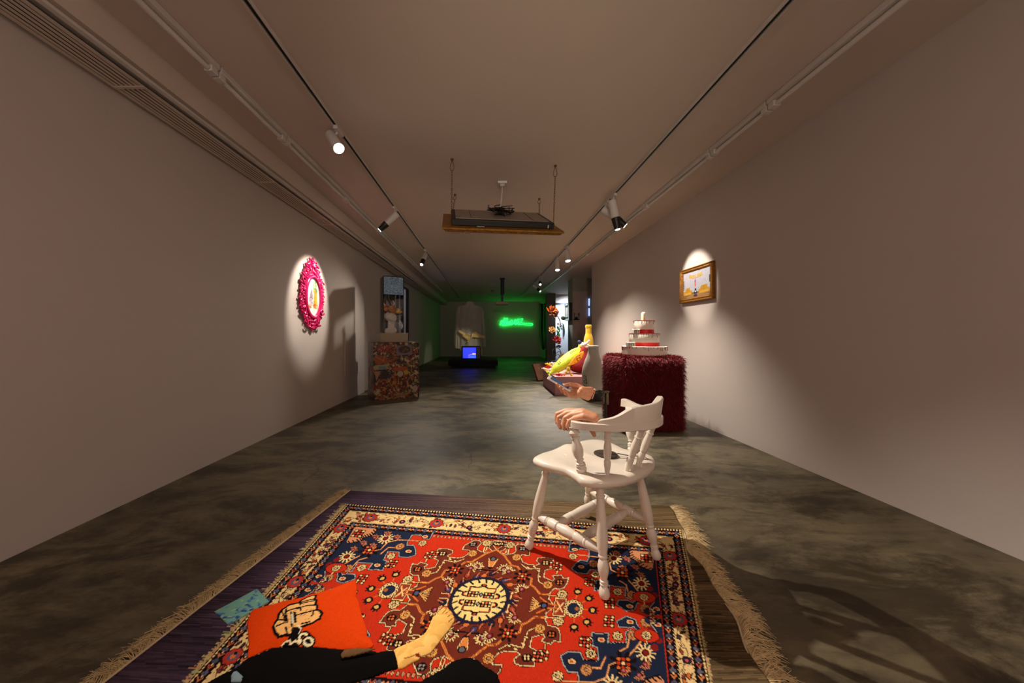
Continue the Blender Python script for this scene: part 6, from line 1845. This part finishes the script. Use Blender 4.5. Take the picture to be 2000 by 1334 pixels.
# checked hanging net by the far wall
nt_ = empty('hanging_net', P(1062, 637, 14.6), 'dark checked net garment hanging near the far right column', 'net')
ny = 14.6; mb = MB()
def npt(u, v):
    px = 1053 + 20 * u + 1.2 * math.sin(v * 7 + u * 3) * .5 + 2.5 * v * (1 - u) ; py = 594 + (86 + 3 * math.sin(u * 6)) * v
    if v > .72: px = px + (1064 - px) * .25 * (v - .72) / .28
    return P(px, py, ny + .12 * math.sin(u * 9 + v * 2))
for i in range(15):
    mb.tube([npt(i / 14, k / 24) for k in range(25)], .0075, 4, cap=False)
for k in range(34):
    mb.tube([npt(i / 14, k / 33) for i in range(15)], .0075, 4, cap=False)
mb.build('net_mesh', mat('grey_netting', (52, 50, 44), .8), nt_, kind='stuff')
mb = MB()
for u in (.25, .6): mb.tube([npt(u, k / 10) for k in range(11)], [.05 - .025 * k / 10 for k in range(11)], 8)
mb.build('folded_cloth', mat('black_cloth', (22, 20, 18), .9), nt_)
MB().tube([npt(0, 0) + Vector((0, 0, .01)), npt(1, 0) + Vector((0, 0, .01))], .012, 8).build('hanging_rod', M_dark, nt_)
MB().tube([npt(.5, 0), Vector((npt(.5, 0).x, ny, ZC))], .005, 6).build('hanging_wire', M_dark, nt_)
# lights
_pl = lamp('SPOT', tuple(pc + Vector((-.09, .17, 0))), 75, (1, .9, .62), .02, aim=tuple(P(919, 656, 11.2)), name='projector_beam'); _pl.data.spot_size = R(34); _pl.data.spot_blend = .6; _pl.data.shadow_soft_size = .02
lamp('AREA', (3.3, 13.0, 2.2), 38, (.72, .84, 1.0), .5, aim=(3.5, 14.1, 1.3), name='side_room_lamp')
lamp('POINT', (XL - .8, 8.9, 2.0), 9, (.65, .75, 1.0), .1, name='left_side_room_lamp')
for lx_ in (-1.3, 1.5): lamp('POINT', (lx_, -1.6, 1.9), 54, (1, .80, .70), .25, name='rear_ambient_fill')  # unseen lights added behind the camera to raise the ambient level
_rf = lamp('SPOT', (.2, -1.8, 1.5), 200, (1, .88, .68), .3, aim=(.5, 6.6, 2.72), name='rear_ceiling_fill'); _rf.data.spot_size = R(46); _rf.data.spot_blend = 1.0  # added unseen spot that brightens the middle of the ceiling
w_ = bpy.data.worlds.new('World'); bpy.context.scene.world = w_; w_.use_nodes = True
w_.node_tree.nodes['Background'].inputs['Color'].default_value = (.9, .75, .6, 1); w_.node_tree.nodes['Background'].inputs['Strength'].default_value = .02

# ================================================================ CAMERA AND VIEW
cd = bpy.data.cameras.new('Camera'); co_ = bpy.data.objects.new('Camera', cd); C.objects.link(co_)
co_.location = (0, 0, CAMH); co_.rotation_euler = (R(90), 0, 0)
cd.sensor_width = 36; cd.lens = 36 * FPX / 2000; cd.shift_x = (1000 - VX) / 2000; cd.shift_y = -(667 - VY) / 2000
cd.clip_start = .02
s = bpy.context.scene; s.camera = co_
s.view_settings.view_transform = 'Standard'; s.view_settings.look = 'None'; s.view_settings.gamma = 1; s.view_settings.use_curve_mapping = False
s.view_settings.exposure = 0.0
s.cycles.use_denoising = True
s.cycles.max_bounces = 8; s.cycles.diffuse_bounces = 5; s.cycles.glossy_bounces = 4; s.cycles.transparent_max_bounces = 16
s.cycles.sample_clamp_indirect = 4.0
